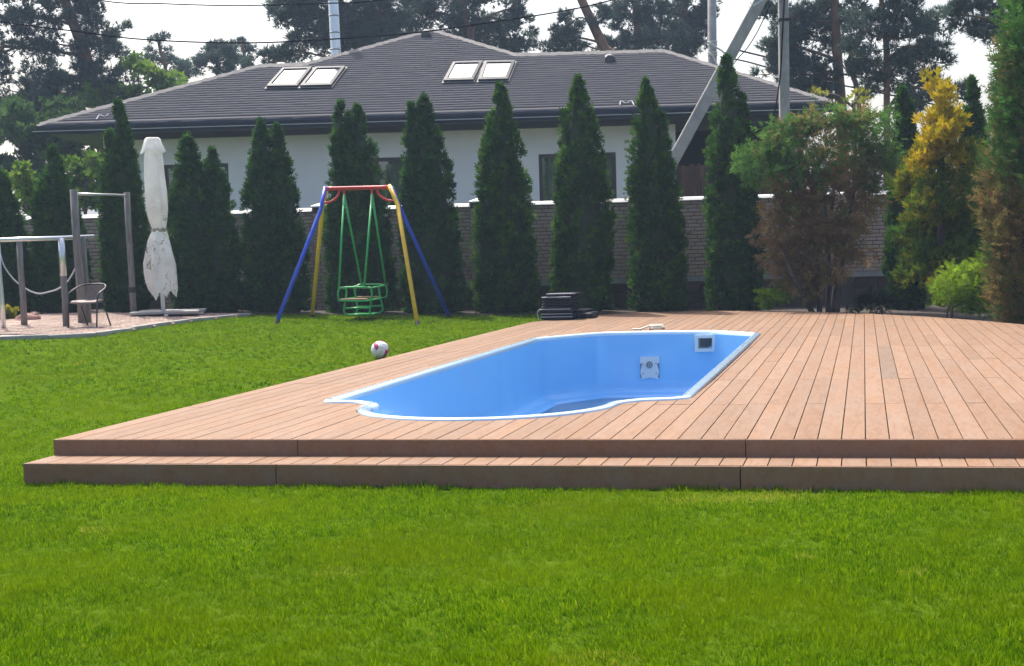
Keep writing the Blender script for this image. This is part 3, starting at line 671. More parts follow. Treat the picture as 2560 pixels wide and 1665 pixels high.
R_OUT[0] = (R_OUT[0][0], 0.0); R_OUT[-1] = (R_OUT[-1][0], 0.0)
XL, XR = R_OUT[0][0], R_OUT[-1][0]
YB = YE + 12.2
rf = MB(); n = len(R_OUT)
fv = [(x, YE + d, ZE + TAN * d) for x, d in R_OUT]
bv = [(x, YB, ZE) for x, d in R_OUT]; bv[0] = (XL, YB, ZE); bv[-1] = (XR, YB, ZE)
fs = [tuple(range(n - 1, -1, -1))] + [(i, i + 1, n + i + 1, n + i) for i in range(n - 1)]
rf.add(fv + bv, fs)
roof = rf.build('roof', M['roofdeck'], house)
def span(d):                               # roof width at depth d
    xs = []
    for (x0, d0), (x1, d1) in zip(R_OUT[:-1], R_OUT[1:]):
        if (d0 - d) * (d1 - d) < 0: xs.append(x0 + (x1 - x0) * (d - d0) / (d1 - d0))
    xs.sort(); return list(zip(xs[0::2], xs[1::2]))
V, Q, TT = [], [], []; rs = random.Random(12); EXP = .146
for r in range(int(max(d for _, d in R_OUT) / EXP)):
    d0 = r * EXP - (.012 if r else .07); d1 = d0 + EXP + .035
    for xa, xb in span(max(d0, .01) + .02):
        x = xa - rs.uniform(0, .2)
        while x < xb:
            w = rs.choice((.16, .2, .26, .33)); a, b = max(x, xa), min(x + w, xb); x += w
            if b - a < .03: continue
            h = rs.choice((.005, .006, .008, .011)); t = .5 + .22 * rs.gauss(0, 1); lo = []
            for X, d, u in ((a, d0, h + .012), (b, d0, h + .012), (b, d1, .012), (a, d1, .012), (a, d0, .002), (b, d0, .002)):
                lo.append((X, YE + d + RN[1] * u, ZE + TAN * d + RN[2] * u))
            k = len(V); V += lo; Q += [k, k + 1, k + 2, k + 3, k + 4, k + 5, k + 1, k]; TT += [t] * 6
o = link('shingle_courses', fast_mesh('shingle_courses', np.array(V), 4, np.array(Q), M['shingle'], np.array(TT)), roof); o['kind'] = 'stuff'
# ridge and hip caps
for (a, b) in zip(fv[:-1], fv[1:]):
    A, B = Vector(a), Vector(b); m = int((B - A).length / .2); k = MB()
    for i in range(m):
        p = A.lerp(B, i / m) + Vector((0, -.01, .012 + .014 * (i % 2))); q = A.lerp(B, (i + 1.1) / m) + Vector((0, -.01, .012))
        up = Vector((0, 0, .035)); f_ = Vector((0, -.14, -.065)); g_ = Vector((0, .14, -.065))
        k.add([p + f_, p + up, p + g_, q + f_, q + up, q + g_], [(0, 3, 4, 1), (1, 4, 5, 2), (0, 1, 2)])
    k.build('ridge_cap', plain('ridge shingles', (.13, .125, .125), .9, c2=(.19, .18, .175), scale=9), roof)
# eaves
def hbox(x0, x1, y0, y1, z0, z1, name, m, parent=house): return MB().box(((x0 + x1) / 2, (y0 + y1) / 2, (z0 + z1) / 2), (x1 - x0, y1 - y0, z1 - z0)).build(name, m, parent)
gut = MB(); prof = [(0, 0), (-.015, .0), (-.055, -.02), (-.065, -.07), (-.045, -.13), (.02, -.14), (.02, 0)]
gut.add([(x, YE - .03 + p[0], ZE - .005 + p[1]) for x in (XL - .06, XR + .06) for p in prof], [(i, (i + 1) % 7, 7 + (i + 1) % 7, 7 + i) for i in range(7)] + [tuple(range(6, -1, -1)), tuple(range(7, 14))])
g0 = gut.build('gutter', M['gutter'], house)
hbox(XL - .16, XR + .09, YE - .085, YE - .045, ZE - .168, ZE - .155, 'drip_edge', M['trim'])
hbox(XL - .05, XR + .05, YE - .02, YE + .03, ZE - .235, ZE - .17, 'fascia', M['gutter'])
for k in range(5): hbox(XL, XR, YE + .04 + k * .19, YE + .222 + k * .19, ZE - .20 - .006 * (k % 2), ZE - .185, 'soffit_board', M['soffit'])
hbox(XL, XR, YE + .995, YB, ZE - .20, ZE - .19, 'ceiling', M['soffit'])
hbox(-9.38, 6.5, YW - .06, YW - .005, ZE - .33, ZE - .205, 'frieze_board', M['soffit'])
hbox(XL, XL + .03, YE + .03, YB, ZE - .2, ZE - .0, 'fascia', M['gutter']); hbox(XR - .03, XR, YE + .03, YB, ZE - .2, ZE - .0, 'fascia', M['gutter'])
# front wall with window openings
def wx(px): return float(spot(px, 450, YW)[0])
def wz(px, py): return float(spot(px, py, YW)[2])
HX0, HX1 = -9.41, 4.0
wins = [(wx(410), wx(572), 2.1, wz(490, 410)), (wx(868), wx(1016), 2.05, wz(960, 394)), (wx(1348), wx(1541), 2.0, wz(1440, 383))]
xb = sorted([HX0, HX1] + [w[i] for w in wins for i in (0, 1)]); zb = sorted(set([.1, ZE - .2] + [w[i] for w in wins for i in (2, 3)]))
wm = MB()
for x0, x1 in zip(xb[:-1], xb[1:]):
    for z0, z1 in zip(zb[:-1], zb[1:]):
        if any(w[0] - .01 < (x0 + x1) / 2 < w[1] + .01 and w[2] < (z0 + z1) / 2 < w[3] for w in wins): continue
        wm.add([(x0, YW, z0), (x1, YW, z0), (x1, YW, z1), (x0, YW, z1)], [(0, 1, 2, 3)])
for w in wins:
    a = [(w[0], w[2]), (w[1], w[2]), (w[1], w[3]), (w[0], w[3])]
    for i in range(4):
        p, q = a[i], a[(i + 1) % 4]; wm.add([(p[0], YW, p[1]), (q[0], YW, q[1]), (q[0], YW + .14, q[1]), (p[0], YW + .14, p[1])], [(0, 1, 2, 3)])
zt = ZE - .2
wm.add([(HX0, YW, .1), (HX0, YB - 1, .1), (HX0, YB - 1, zt), (HX0, YW, zt), (HX1, YW, .1), (HX1, YB - 1, .1), (HX1, YB - 1, zt), (HX1, YW, zt)], [(3, 2, 1, 0), (4, 5, 6, 7), (1, 2, 6, 5)])
wm.build('wall', M['plaster'], house)
hbox(HX0 + .05, HX1 - .05, YW + 1.6, YW + 1.65, .2, 4.2, 'room_partition', plain('brown room wall', (.42, .27, .22), .9))
hbox(HX0 + .05, HX1 - .05, YW + .02, YW + 1.6, 4.22, 4.25, 'room_ceiling', M['plaster'])
for w in wins:
    f = MB(); fw = .085
    for x0, x1, z0, z1 in ((w[0], w[0] + fw, w[2], w[3]), (w[1] - fw, w[1], w[2], w[3]), (w[0] + fw, w[1] - fw, w[3] - fw, w[3]), (w[0] + fw, w[1] - fw, w[2], w[2] + fw), ((w[0] + w[1]) / 2 - .05, (w[0] + w[1]) / 2 + .05, w[2] + fw, w[3] - fw)):
        f.box(((x0 + x1) / 2, YW + .07, (z0 + z1) / 2), (x1 - x0, .09, z1 - z0))
    wo = f.build('window', M['winframe'], house)
    m_ = (w[0] + w[1]) / 2
    for x0, x1 in ((w[0] + fw, m_ - .05), (m_ + .05, w[1] - fw)):
        MB().box(((x0 + x1) / 2, YW + .085, (w[2] + w[3]) / 2), (x1 - x0 + .01, .012, w[3] - w[2] - 2 * fw + .01)).build('pane', M['glass'], wo)
    cu_ = MB()                               # swagged curtain behind the glass
    for sgn in (-1, 1):
        xs_ = np.linspace(0, .42, 22); e0 = w[0] + fw if sgn < 0 else w[1] - fw; g_ = []
        for t_ in np.linspace(0, 1, 8):
            for x_ in xs_: g_.append((e0 - sgn * x_ * (1 - .55 * math.sin(math.pi * min(1, t_ * 1.2) / 2)), YW + .20 + .02 * math.sin(x_ * 90), w[3] - (w[3] - w[2]) * t_))
        cu_.add(g_, [(i * 22 + j, i * 22 + j + 1, i * 22 + 23 + j, i * 22 + 22 + j) for i in range(7) for j in range(21)])
    cu_.build('curtain', M['curtain'], wo, True)
    MB().box((m_, YW - .02, w[2] - .02), (w[1] - w[0] + .12, .16, .035)).build('sill', M['band'], wo)
# porch on the right with slat screen, post and dark back
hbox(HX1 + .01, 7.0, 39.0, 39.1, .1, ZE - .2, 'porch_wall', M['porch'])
hbox(HX1 + .01, 7.0, 36.4, 38.9, .1, .25, 'porch_floor', M['concrete'])
hbox(6.35, 6.95, YW - .02, YW + .5, .1, ZE - .205, 'porch_pillar', plain('beige render', (.36, .34, .29), .9))
hbox(HX1 + .02, 6.34, YW - .01, YW + .2, 4.18, ZE - .33, 'porch_beam', M['soffit'])
hbox(HX1 + .02, 6.34, YW + .05, YW + .1, 3.28, 3.34, 'screen_rail', M['winframe']); hbox(HX1 + .02, 6.34, YW + .05, YW + .1, 2.05, 2.1, 'screen_rail', M['winframe'])
x = HX1 + .03; rsl = random.Random(5)
while x < 6.3:
    w = rsl.uniform(.035, .06); MB().box((x + w / 2, YW + .02 + rsl.uniform(-.008, .008), 2.55 + rsl.uniform(-.03, .05)), (w, .025, 1.62), rot=Matrix.Rotation(rsl.uniform(-.012, .012), 3, 'Y')).build('screen_slat', M['slat'], house); x += w + rsl.uniform(.006, .022)
# skylights
for q in ([(708, 178), (781, 176), (744, 223), (667, 224)], [(789, 176), (864, 174), (829, 221), (751, 223)], [(1134, 163), (1207, 161), (1184, 208), (1109, 210)], [(1212, 161), (1288, 160), (1270, 206), (1196, 208)]):
    P4 = [Vector(roof_pt(x, y)) for x, y in q]; up = Vector(RN); c = sum(P4, Vector()) / 4
    IN = [c + (p - c) * .80 for p in P4]; f = MB()
    for i in range(4):
        j = (i + 1) % 4
        f.add([P4[i] + up * .02, P4[j] + up * .02, P4[j] + up * .10, P4[i] + up * .10, IN[i] + up * .02, IN[j] + up * .02, IN[j] + up * .11, IN[i] + up * .11], [(0, 1, 2, 3), (3, 2, 6, 7), (5, 4, 7, 6)])
    s_ = f.build('skylight', plain('skylight frame', (.03, .034, .045), .6, spec=.2), house)
    MB().add([p + up * .085 for p in IN], [(3, 2, 1, 0)]).build('pane', M['skyglass'], s_)
    FL = [c + (p - c) * 1.10 for p in P4]
    MB().add([p + up * .052 for p in FL], [(3, 2, 1, 0)]).build('flashing', plain('flashing', (.09, .085, .085), .7), s_)
# vents
for px, py in ((1066, 88), (1524, 150)):
    p = Vector(roof_pt(px, py)); k = MB(); pr_ = [(-.14, 0), (-.12, .09), (-.05, .15), (.05, .15), (.12, .09), (.14, 0)]
    k.add([(p.x + a * 1.0, p.y - .22, p.z - .06 + b) for a, b in pr_] + [(p.x + a * .8, p.y + .25, p.z + .10 + b * .55) for a, b in pr_], [(i, i + 1, 7 + i, 6 + i) for i in range(5)] + [(5, 4, 3, 2, 1, 0)])
    k.build('roof_vent', plain('vent plastic', (.045, .045, .05), .35), house)
# flue
fl = spot(840, 140, 40.6); ft = spot(833, 0, 40.6)
pth = [fl - np.array([0, 0, 1.0]), fl, ft, ft + (ft - fl) * .9]; fo = MB().tube(pth, .135, 20).build('flue', M['steel'], house, True)
for t in (.12, .42, .72, 1.0, 1.3):
    c = fl + (ft - fl) * t; MB().tube([c - np.array([0, 0, .025]), c + np.array([0, 0, .025])], .142, 20).build('flue_clamp', plain('clamp steel', (.4, .42, .46), .3, metal=1), fo, True)
# loose cable left on the roof edge
p0 = [roof_pt(x, y, .05) for x, y in ((1550, 268), (1552, 258), (1565, 262), (1578, 257), (1585, 268))]
tag(MB().tube(curve(p0), .012, 6).build('loose_cable', M['rope']), 'short grey loop of cable lying on the roof edge', 'cable')
p0 = [roof_pt(x, y, .05) for x, y in ((242, 303), (250, 292), (262, 296), (272, 290))]
tag(MB().tube(curve(p0), .012, 6).build('loose_cable', M['rope']), 'thin cable loop on the left end of the shingle roof', 'cable')

# ------------------------------------------------------------------ poles and wires
pb = spot(1961, 300, 33.2); pt = spot(1958, 0, 33.2)
dirp = (pt - pb) / (pt[2] - pb[2]); base = pb + dirp * (.1 - pb[2]); top = pb + dirp * (9.2 - pb[2])
up_ = thing('utility_pole', 'upright grey concrete utility pole with a black cable, right of the slanted strut', 'pole', tuple(base))
def beam(a, b, w, d):
    a, b = Vector(a), Vector(b); t = (b - a).normalized(); s_ = Vector((0, 1, 0)); x = t.cross(s_).normalized(); y = x.cross(t); mb = MB(); c = .18
    rg = [(-1 + c, -1), (1 - c, -1), (1, -1 + c), (1, 1 - c), (1 - c, 1), (-1 + c, 1), (-1, 1 - c), (-1, -1 + c)]
    return mb.add([p + x * (q[0] * w / 2) + y * (q[1] * d / 2) for p in (a, b) for q in rg], [(i, (i + 1) % 8, 8 + (i + 1) % 8, 8 + i) for i in range(8)] + [tuple(range(7, -1, -1)), tuple(range(8, 16))])
beam(base, top, .205, .2).build('shaft', M['concrete'], up_)
cp = spot(1959, 51, 33.2); MB().box(tuple(cp), (.25, .26, .06)).build('clamp', M['black'], up_)
MB().tube(curve([spot(x, y, 33.08) for x, y in ((1964, -60), (1961, 0), (1956, 90), (1952, 170), (1944, 240), (1931, 318), (1925, 400))]), .016, 6).build('pole_cable', M['cable'], up_)
a, b = spot(1912, -20, 33.0), spot(1690, 388, 33.0); d_ = (b - a); lo = a + d_ * ((.1 - a[2]) / d_[2]); hi = a - d_ * .45
st = thing('pole_strut', 'slanting grey concrete strut bracing the utility pole, in front of the roof', 'pole', tuple(lo))
beam(lo, hi, .25, .2).build('shaft', M['concrete'], st)
c = spot(1894, 8, 33.0); MB().box(tuple(c), (.27, .225, .03), rot=Matrix.Rotation(-.5, 3, 'Y')).build('band', M['trim'], st)
rp_ = thing('round_pole', 'round grey pole with white wire bands rising behind the roof', 'pole', tuple(spot(1781, 500, 48.5)))
q0, q1 = spot(1781, 160, 48.5), spot(1780, 0, 48.5); dd = (q1 - q0) / (q1[2] - q0[2])
MB().tube([q0 + dd * (.1 - q0[2]), q0 + dd * (12 - q0[2])], [.16, .13], 16).build('shaft', M['concrete'], rp_, True)
for py in (105, 112, 132, 138):
    c = spot(1781, py, 48.5); MB().tube([c - np.array([0, 0, .02]), c + np.array([0, 0, .02])], .165, 16).build('wire_band', M['coping'], rp_, True)
MB().tube(curve([spot(x, y, 48.3) for x, y in ((1772, 106), (1790, 118), (1806, 128), (1818, 140))]), .03, 6).build('insulated_lead', M['coping'], rp_)
MB().tube(curve([spot(x, y, 48.3) for x, y in ((1772, 134), (1782, 140), (1788, 152), (1796, 168))]), .03, 6).build('insulated_lead', M['coping'], rp_)
def wire(pts, Y, r, label, Y2=None):
    Ys = np.linspace(Y, Y2 if Y2 else Y, len(pts))
    tag(MB().tube(curve([spot(x, y, yy) for (x, y), yy in zip(pts, Ys)], 5), r, 5).build('overhead_cable', M['cable']), label, 'cable')
wire([(-300, 5), (0, 54), (195, 79), (326, 96), (480, 105), (640, 107), (830, 98), (1047, 81), (1280, 48), (1416, 26), (1530, 0), (1800, -80), (1958, -135)], 33.2, .016, 'black overhead cable sagging across the whole roof past the peak')
wire([(-100, -75), (244, 0), (400, 9), (543, 13.6), (640, 13.6), (830, 8), (952, 0), (1400, -60), (1958, -170)], 33.2, .014, 'thin overhead wire along the top edge, crossing the steel flue')
wire([(1835, 123), (1880, 134), (1926, 145), (2040, 172), (2160, 195), (2240, 209), (2420, 250)], 48.3, .028, 'black cable running right from the round pole across the pine trunks', 44)
wire([(1826, 146), (1870, 155), (1924, 170), (2040, 200), (2200, 232), (2420, 280)], 48.3, .024, 'lower dark twisted cable running right below the round pole bands', 44)
wire([(1925, 10), (1916, 32), (1893, 80), (1868, 120), (1850, 140), (1830, 164)], 33.3, .012, 'thin wire hanging slack between strut and utility pole')

# ------------------------------------------------------------------ swing set
def zc(p, off=0.0): return np.array([p[0], p[1], float(zl(p[0], p[1])) + off])
sw = thing('swing_set', 'colourful metal swing frame, blue and yellow legs, red bar, on the lawn', 'swing', tuple(zc(spot(900, 800, 27.1))))
fl_, bl_, fr_, br_ = (zc(onlawn(*p)) for p in ((691, 809), (780, 793), (1044, 813), (1123, 794)))
YA = 27.2
for nm, foot, knee, apex, m in (('leg', fl_, spot(801, 527, YA - .25), spot(813, 468, YA - .08), 'blue'), ('leg', bl_, spot(806, 522, YA + .25), spot(816, 472, YA + .08), 'yellow'),
                                ('leg', fr_, spot(994, 512, YA - .25), spot(973, 463, YA - .08), 'yellow'), ('leg', br_, spot(1001, 522, YA + .25), spot(979, 468, YA + .08), 'blue')):
    foot = foot - (knee - foot) * .04
    lg = MB().tube([foot, knee + (foot - knee) * .1, knee, knee + (apex - knee) * .3, apex], .037, 10).build(nm, M[m], sw, True)
    c = foot + (knee - foot) * .045; MB().tube([c + (foot - c) * .9, c + (knee - foot) * .02], .041, 10).build('foot_cap', M['winframe'], lg)
for x_, y_ in ((813, 474), (806, 505), (976, 470), (983, 500)):
    c = spot(x_, y_, YA - .13 - (.05 if y_ > 490 else 0)); MB().tube([c, c - np.array([0, .03, 0])], .013, 8).build('bolt', M['galv'], sw)
la, ra = spot(814, 472, YA), spot(975, 468, YA)
MB().tube([la, la * .9 + ra * .1, la * .1 + ra * .9, ra], [.045, .036, .036, .045], 12).build('top_bar', M['red'], sw, True)
for pts in (((811, 507), (822, 506), (836, 499), (845, 488), (848, 476)), ((943, 475), (947, 486), (957, 495), (970, 501), (980, 502))):
    MB().tube(curve([spot(x, y, YA) for x, y in pts]), .022, 8).build('corner_brace', M['red'], sw, True)
YF, YR = YA - .62, YA + .62
G = []
def gtube(pts, r=.017, nm='frame_tube'): MB().tube(curve(pts, 5), r, 8).build(nm, M['green'], sw, True)
def gline(pts, r=.019, nm='hanger_rod'): MB().tube(pts, r, 8).build(nm, M['green'], sw, True)
for (px, py), (f1, f2) in (((860, 486), ((847, 722), (905, 717))), ((930, 484), ((910, 722), (964, 712)))):
    p = spot(px, py, YA); gline([p, spot(*f1, YF)]); gline([p, spot(*f2, YR)])
    MB().tube([p + np.array([0, 0, .1]), p - np.array([0, 0, .05])], .02, 8).build('pivot', M['red'], sw); k = spot(px, 525 - 6, YA - .07); k2 = spot(px + 4, 519, YA + .06); gline([k, k2], .012)
# front bench hoop, rear bench hoop
for Y_, x0, x1, y0, y1 in ((YF, 845, 930, 719, 752), (YR, 888, 968, 712, 745)):
    gtube([spot(x, y, Y_) for x, y in ((x0 + 1, y0 + 8), (x0, (y0 + y1) / 2), (x0 + 2, y1 - 3), (x0 + 12, y1), (x1 - 14, y1), (x1 - 3, y1 - 3), (x1, y1 - 14), (x1 - 2, y0 + 8), (x1 - 10, y0), (x0 + 12, y0), (x0 + 2, y0 + 6), (x0 + 1, y0 + 10))])
    a, b = spot(x0 + 6, y1 - 2, Y_), spot(x1 - 14, y1 - 3, Y_); dy = .30 if Y_ == YF else -.30
    for k in range(4):
        y_ = k * dy / 4; MB().add([a + np.array([0, y_, z]) for z in (0, .018)] + [b + np.array([0, y_, z]) for z in (0, .018)] + [b + np.array([0, y_ + dy * .22, z]) for z in (0, .018)] + [a + np.array([0, y_ + dy * .22, z]) for z in (0, .018)], [(0, 2, 3, 1), (2, 4, 5, 3), (4, 6, 7, 5), (6, 0, 1, 7), (1, 3, 5, 7), (6, 4, 2, 0)]).build('seat_slat', M['seatwood'], sw)
YI, YJ = YA - .34, YA + .34
for pts, Y_ in ((((858, 721), (865, 722), (866, 735), (863, 752), (860, 775), (863, 784), (868, 787)), YI), (((918, 719), (927, 720), (930, 735), (928, 755), (925, 775), (926, 784), (928, 786)), YI),
                (((896, 715), (886, 717), (887, 732), (891, 752), (893, 765), (893, 774), (890, 783)), YJ), (((962, 714), (949, 716), (948, 730), (953, 752), (956, 766), (956, 776), (950, 782)), YJ)):
    gtube([spot(x, y, Y_) for x, y in pts])
for pts in (((868, 787, YI), (895, 786.5, YI), (928, 786, YI)), ((890, 783.5, YJ), (920, 783, YJ), (950, 782, YJ)), ((868, 787, YI), (890, 783.5, YJ)), ((928, 786, YI), (950, 782, YJ)),
            ((863, 771, YI), (895, 769.5, YI), (925, 770, YI)), ((893, 766, YJ), (925, 766, YJ), (955, 764, YJ)), ((846, 721, YF), (887, 716, YR)), ((929, 720, YF), (966, 713, YR)), ((846, 750, YF), (888, 744, YR)), ((929, 750, YF), (967, 743, YR))):
    gline([spot(*p) for p in pts], .015, 'frame_tube')
a = [spot(868, 786, YI), spot(928, 785, YI), spot(950, 781.5, YJ), spot(890, 783, YJ)]
MB().add([p for p in a] + [p - np.array([0, 0, .012]) for p in a], [(0, 1, 2, 3), (7, 6, 5, 4), (0, 4, 5, 1), (1, 5, 6, 2), (2, 6, 7, 3), (3, 7, 4, 0)]).build('foot_plate', M['green'], sw)
# ------------------------------------------------------------------ closed parasol
YP = 27.9
ub = zc(spot(409, 790, YP)); utop = spot(381, 345, YP)
par = thing('closed_parasol', 'tall folded cream parasol with grey sketch print, on a slab base', 'parasol', tuple(ub))
ax0 = spot(409, 786, YP); AX = (utop - ax0) / (utop[2] - ax0[2])
def axis(z): return ax0 + AX * (z - ax0[2])
def pz(py): return float(spot(395, py, YP)[2])
M['canvas'] = None
def canvas():
    m, nt, b, o = nodes('printed cream canvas'); N = nt.nodes; Lk = nt.links; g = N.new('ShaderNodeNewGeometry')
    n = N.new('ShaderNodeTexNoise'); n.inputs['Scale'].default_value = 5.5; n.inputs['Detail'].default_value = 2.5; n.inputs['Distortion'].default_value = .6; Lk.new(g.outputs['Position'], n.inputs['Vector'])
    s = N.new('ShaderNodeMath'); s.operation = 'SUBTRACT'; s.inputs[1].default_value = .5; Lk.new(n.outputs[0], s.inputs[0]); ab = N.new('ShaderNodeMath'); ab.operation = 'ABSOLUTE'; Lk.new(s.outputs[0], ab.inputs[0])
    ln = N.new('ShaderNodeMapRange'); ln.inputs['From Min'].default_value = .006; ln.inputs['From Max'].default_value = .020; ln.inputs['To Min'].default_value = 1; ln.inputs['To Max'].default_value = 0; Lk.new(ab.outputs[0], ln.inputs[0])
    n2 = N.new('ShaderNodeTexNoise'); n2.inputs['Scale'].default_value = 1.9; Lk.new(g.outputs['Position'], n2.inputs['Vector']); mk = N.new('ShaderNodeMapRange'); mk.inputs['From Min'].default_value = .44; mk.inputs['From Max'].default_value = .50; Lk.new(n2.outputs[0], mk.inputs[0])
    sx = N.new('ShaderNodeSeparateXYZ'); Lk.new(g.outputs['Position'], sx.inputs[0]); zl_ = N.new('ShaderNodeMapRange'); zl_.inputs['From Min'].default_value = 2.7; zl_.inputs['From Max'].default_value = 2.2; Lk.new(sx.outputs[2], zl_.inputs[0])
    m1 = N.new('ShaderNodeMath'); m1.operation = 'MULTIPLY'; Lk.new(ln.outputs[0], m1.inputs[0]); Lk.new(mk.outputs[0], m1.inputs[1]); m2 = N.new('ShaderNodeMath'); m2.operation = 'MULTIPLY'; Lk.new(m1.outputs[0], m2.inputs[0]); Lk.new(zl_.outputs[0], m2.inputs[1])
    n3 = N.new('ShaderNodeTexNoise'); n3.inputs['Scale'].default_value = 2.4; n3.inputs['Detail'].default_value = 4; Lk.new(g.outputs['Position'], n3.inputs['Vector'])
    r = N.new('ShaderNodeValToRGB'); r.color_ramp.elements[0].color = (.70, .68, .64, 1); r.color_ramp.elements[1].color = (.86, .86, .85, 1); r.color_ramp.elements[0].position = .35; r.color_ramp.elements[1].position = .6; Lk.new(n3.outputs[0], r.inputs[0])
    mx = N.new('ShaderNodeMix'); mx.data_type = 'RGBA'; mx.inputs[7].default_value = (.36, .34, .31, 1); Lk.new(m2.outputs[0], mx.inputs[0]); Lk.new(r.outputs[0], mx.inputs[6])
    t = N.new('ShaderNodeBsdfTranslucent'); ms = N.new('ShaderNodeMixShader'); ms.inputs[0].default_value = .4; b.inputs['Roughness'].default_value = .85
    Lk.new(mx.outputs[2], b.inputs['Base Color']); Lk.new(mx.outputs[2], t.inputs[0]); Lk.new(b.outputs[0], ms.inputs[1]); Lk.new(t.outputs[0], ms.inputs[2]); Lk.new(ms.outputs[0], o.inputs[0]); return m
M['canvas'] = canvas()
def fabric(prof, folds, amp, seed, hem=0.0, n=84):
    rr = random.Random(seed); ph = [rr.uniform(0, 6.28) for _ in range(5)]; mb = MB(); vs = []
    for i, (py, r, dx) in enumerate(prof):
        z = pz(py); c = axis(z); f_ = i / (len(prof) - 1)
        for k in range(n):
            a = 2 * math.pi * k / n
            w = math.cos(folds * a + ph[0] + .5 * math.sin(3 * f_ + ph[1])) * .6 + .4 * math.cos((folds + 3) * a + ph[2] + 1.5 * f_) + .35 * math.cos(2 * a + ph[3])
            rad = r * (1 + amp(f_) * w); zz = z + (hem * (math.cos(3 * a + ph[4]) + .6 * math.cos(5 * a + ph[2])) * f_ ** 3)
            vs.append((c[0] + dx + rad * math.cos(a), c[1] + rad * math.sin(a), zz))
    m_ = len(prof); mb.add(vs, [(i * n + k, i * n + n + k, i * n + n + (k + 1) % n, i * n + (k + 1) % n) for i in range(m_ - 1) for k in range(n)]); return mb
px = YP / FPX
top_ = [(372, 16, 0), (378, 19, 0), (390, 22, 0), (410, 23.5, 0), (440, 25, .0), (480, 27, .01), (520, 27, .01), (545, 24, .012), (562, 20, .015), (572, 17.5, .02), (577, 17, .02)]
cv = fabric([(a, b * px, c) for a, b, c in top_], 6, lambda f: .20 - .09 * f, 3).build('canopy', M['canvas'], par, True)
low = [(576, 17, .02), (582, 19, .02), (600, 24, .0), (630, 29, -.01), (660, 34, -.01), (690, 33, .0), (712, 31, .02), (730, 27, .03)]
fabric([(a, b * px, c) for a, b, c in low], 5, lambda f: .12 + .34 * f, 8, .10).build('canopy_skirt', M['canvas'], par, True)
capp = [(343, 2, 0), (343.5, 15, 0), (347, 18.5, 0), (358, 21.5, 0), (370, 25, 0), (380, 28, 0)]
fabric([(a, b * px, c) for a, b, c in capp], 8, lambda f: .02 + .09 * f * f, 5, .022).build('canopy_cap', M['canvas'], par, True)
tie = fabric([(570, 17.6 * px, .02), (575, 18.4 * px, .02), (580, 17.8 * px, .02)], 6, lambda f: .06, 3).build('tie_strap', plain('olive strap', (.30, .29, .20), .8), par, True)
MB().tube([axis(pz(787)), axis(pz(560))], .037, 14).build('mast', plain('white painted mast', (.72, .74, .76), .4), par, True)
mb = MB(); c = spot(360, 621, YP - .2); txt = bpy.data.curves.new('printed_letter', 'FONT'); txt.body = 'R'; txt.size = .17; txt.extrude = .002; to = bpy.data.objects.new('tmp', txt)
tm = bpy.data.meshes.new_from_object(to); tm.materials.append(M['black']); bpy.data.objects.remove(to)
lo_ = link('printed_letter', tm, par); lo_.location = spot(359, 632, YP - .33); lo_.rotation_euler = (math.radians(84), .1, math.radians(-30))
for i in range(2):
    for j in range(2):
        MB().bbox((ub[0] + (-.31 + .62 * i) + .1, ub[1] + (-.31 + .62 * j), ub[2] + .085), (.60, .60, .05), .008, .14).build('base_slab', M['concrete'], par)
for a_ in (0.14, .14 + math.pi / 2): MB().box((ub[0] + .1, ub[1], ub[2] + .045), (1.25, .07, .04), a_).build('base_bar', M['galv'], par)

# ------------------------------------------------------------------ exercise bars
def post(par_, foot, top, r, m='postwood', n=12):
    foot = zc(foot); d = np.array(top) - foot; return MB().tube([foot - d * .03, foot + d * .33 + np.array([.006, 0, 0]), foot + d * .66 - np.array([.006, 0, 0]), top], [r * 1.06, r, r * .97, r * .94], n).build('post', M[m], par_, True)
pu = thing('pull_up_bar', 'tall pull up bar on two grey timber posts beside the parasol', 'exercise bar', tuple(zc(onlawn(205, 811))))
A_, B_ = onlawn(206, 812), onlawn(334, 791); tA, tB = spot(184, 474, A_[1]), spot(317, 481, B_[1])
post(pu, A_, tA, .068); post(pu, B_, tB, .058)
MB().tube([tA + np.array([.02, 0, -.07]), tB + np.array([-.02, 0, -.05])], .02, 10).build('bar', M['galv'], pu, True)
c = zc(B_) + (tB - zc(B_)) * .215; MB().tube([c - np.array([0, 0, .05]), c + np.array([0, 0, .05])], .068, 12).build('post_collar', M['black'], pu)
pb_ = thing('parallel_bars', 'low steel parallel bars on four posts at the left edge', 'exercise bar', tuple(zc(onlawn(110, 818))))
f0, f1, b0, b1 = (onlawn(*p) for p in ((9, 825), (166, 820), (61, 817), (221, 811)))
tf0, tf1, tb0, tb1 = spot(-6, 600, f0[1]), spot(153, 595, f1[1]), spot(48, 599, b0[1]), spot(207, 592, b1[1])
post(pb_, f0, tf0, .038, 'galv'); post(pb_, f1, tf1, .052); post(pb_, b0, tb0, .05); post(pb_, b1, tb1, .055)
d1 = (tf1 - tf0); MB().tube([tf0 - d1 * .25, tf1 + d1 * .18], .034, 12).build('bar', M['galv'], pb_, True)
d2 = (tb1 - tb0); MB().tube([tb0 - d2 * .5, tb1 + d2 * .18], .03, 12).build('bar', M['galv'], pb_, True)
sl = f1 + (tf1 - f1) * .55; MB().tube([tf1, tf1 + (zc(f1) - tf1) * .42], [.05, .054], 12, flat=1).build('post_sleeve', M['galv'], pb_, True)
rope_pts = [spot(x, y, 26.4) for x, y in ((-60, 560), (-10, 612), (12, 668), (45, 708), (90, 733), (125, 729), (150, 719), (175, 695), (200, 643), (213, 600))]
tag(MB().tube(curve(rope_pts), .013, 6).build('hanging_rope', M['rope']), 'pale grey rope hanging in a slack curve from the parallel bars', 'rope')
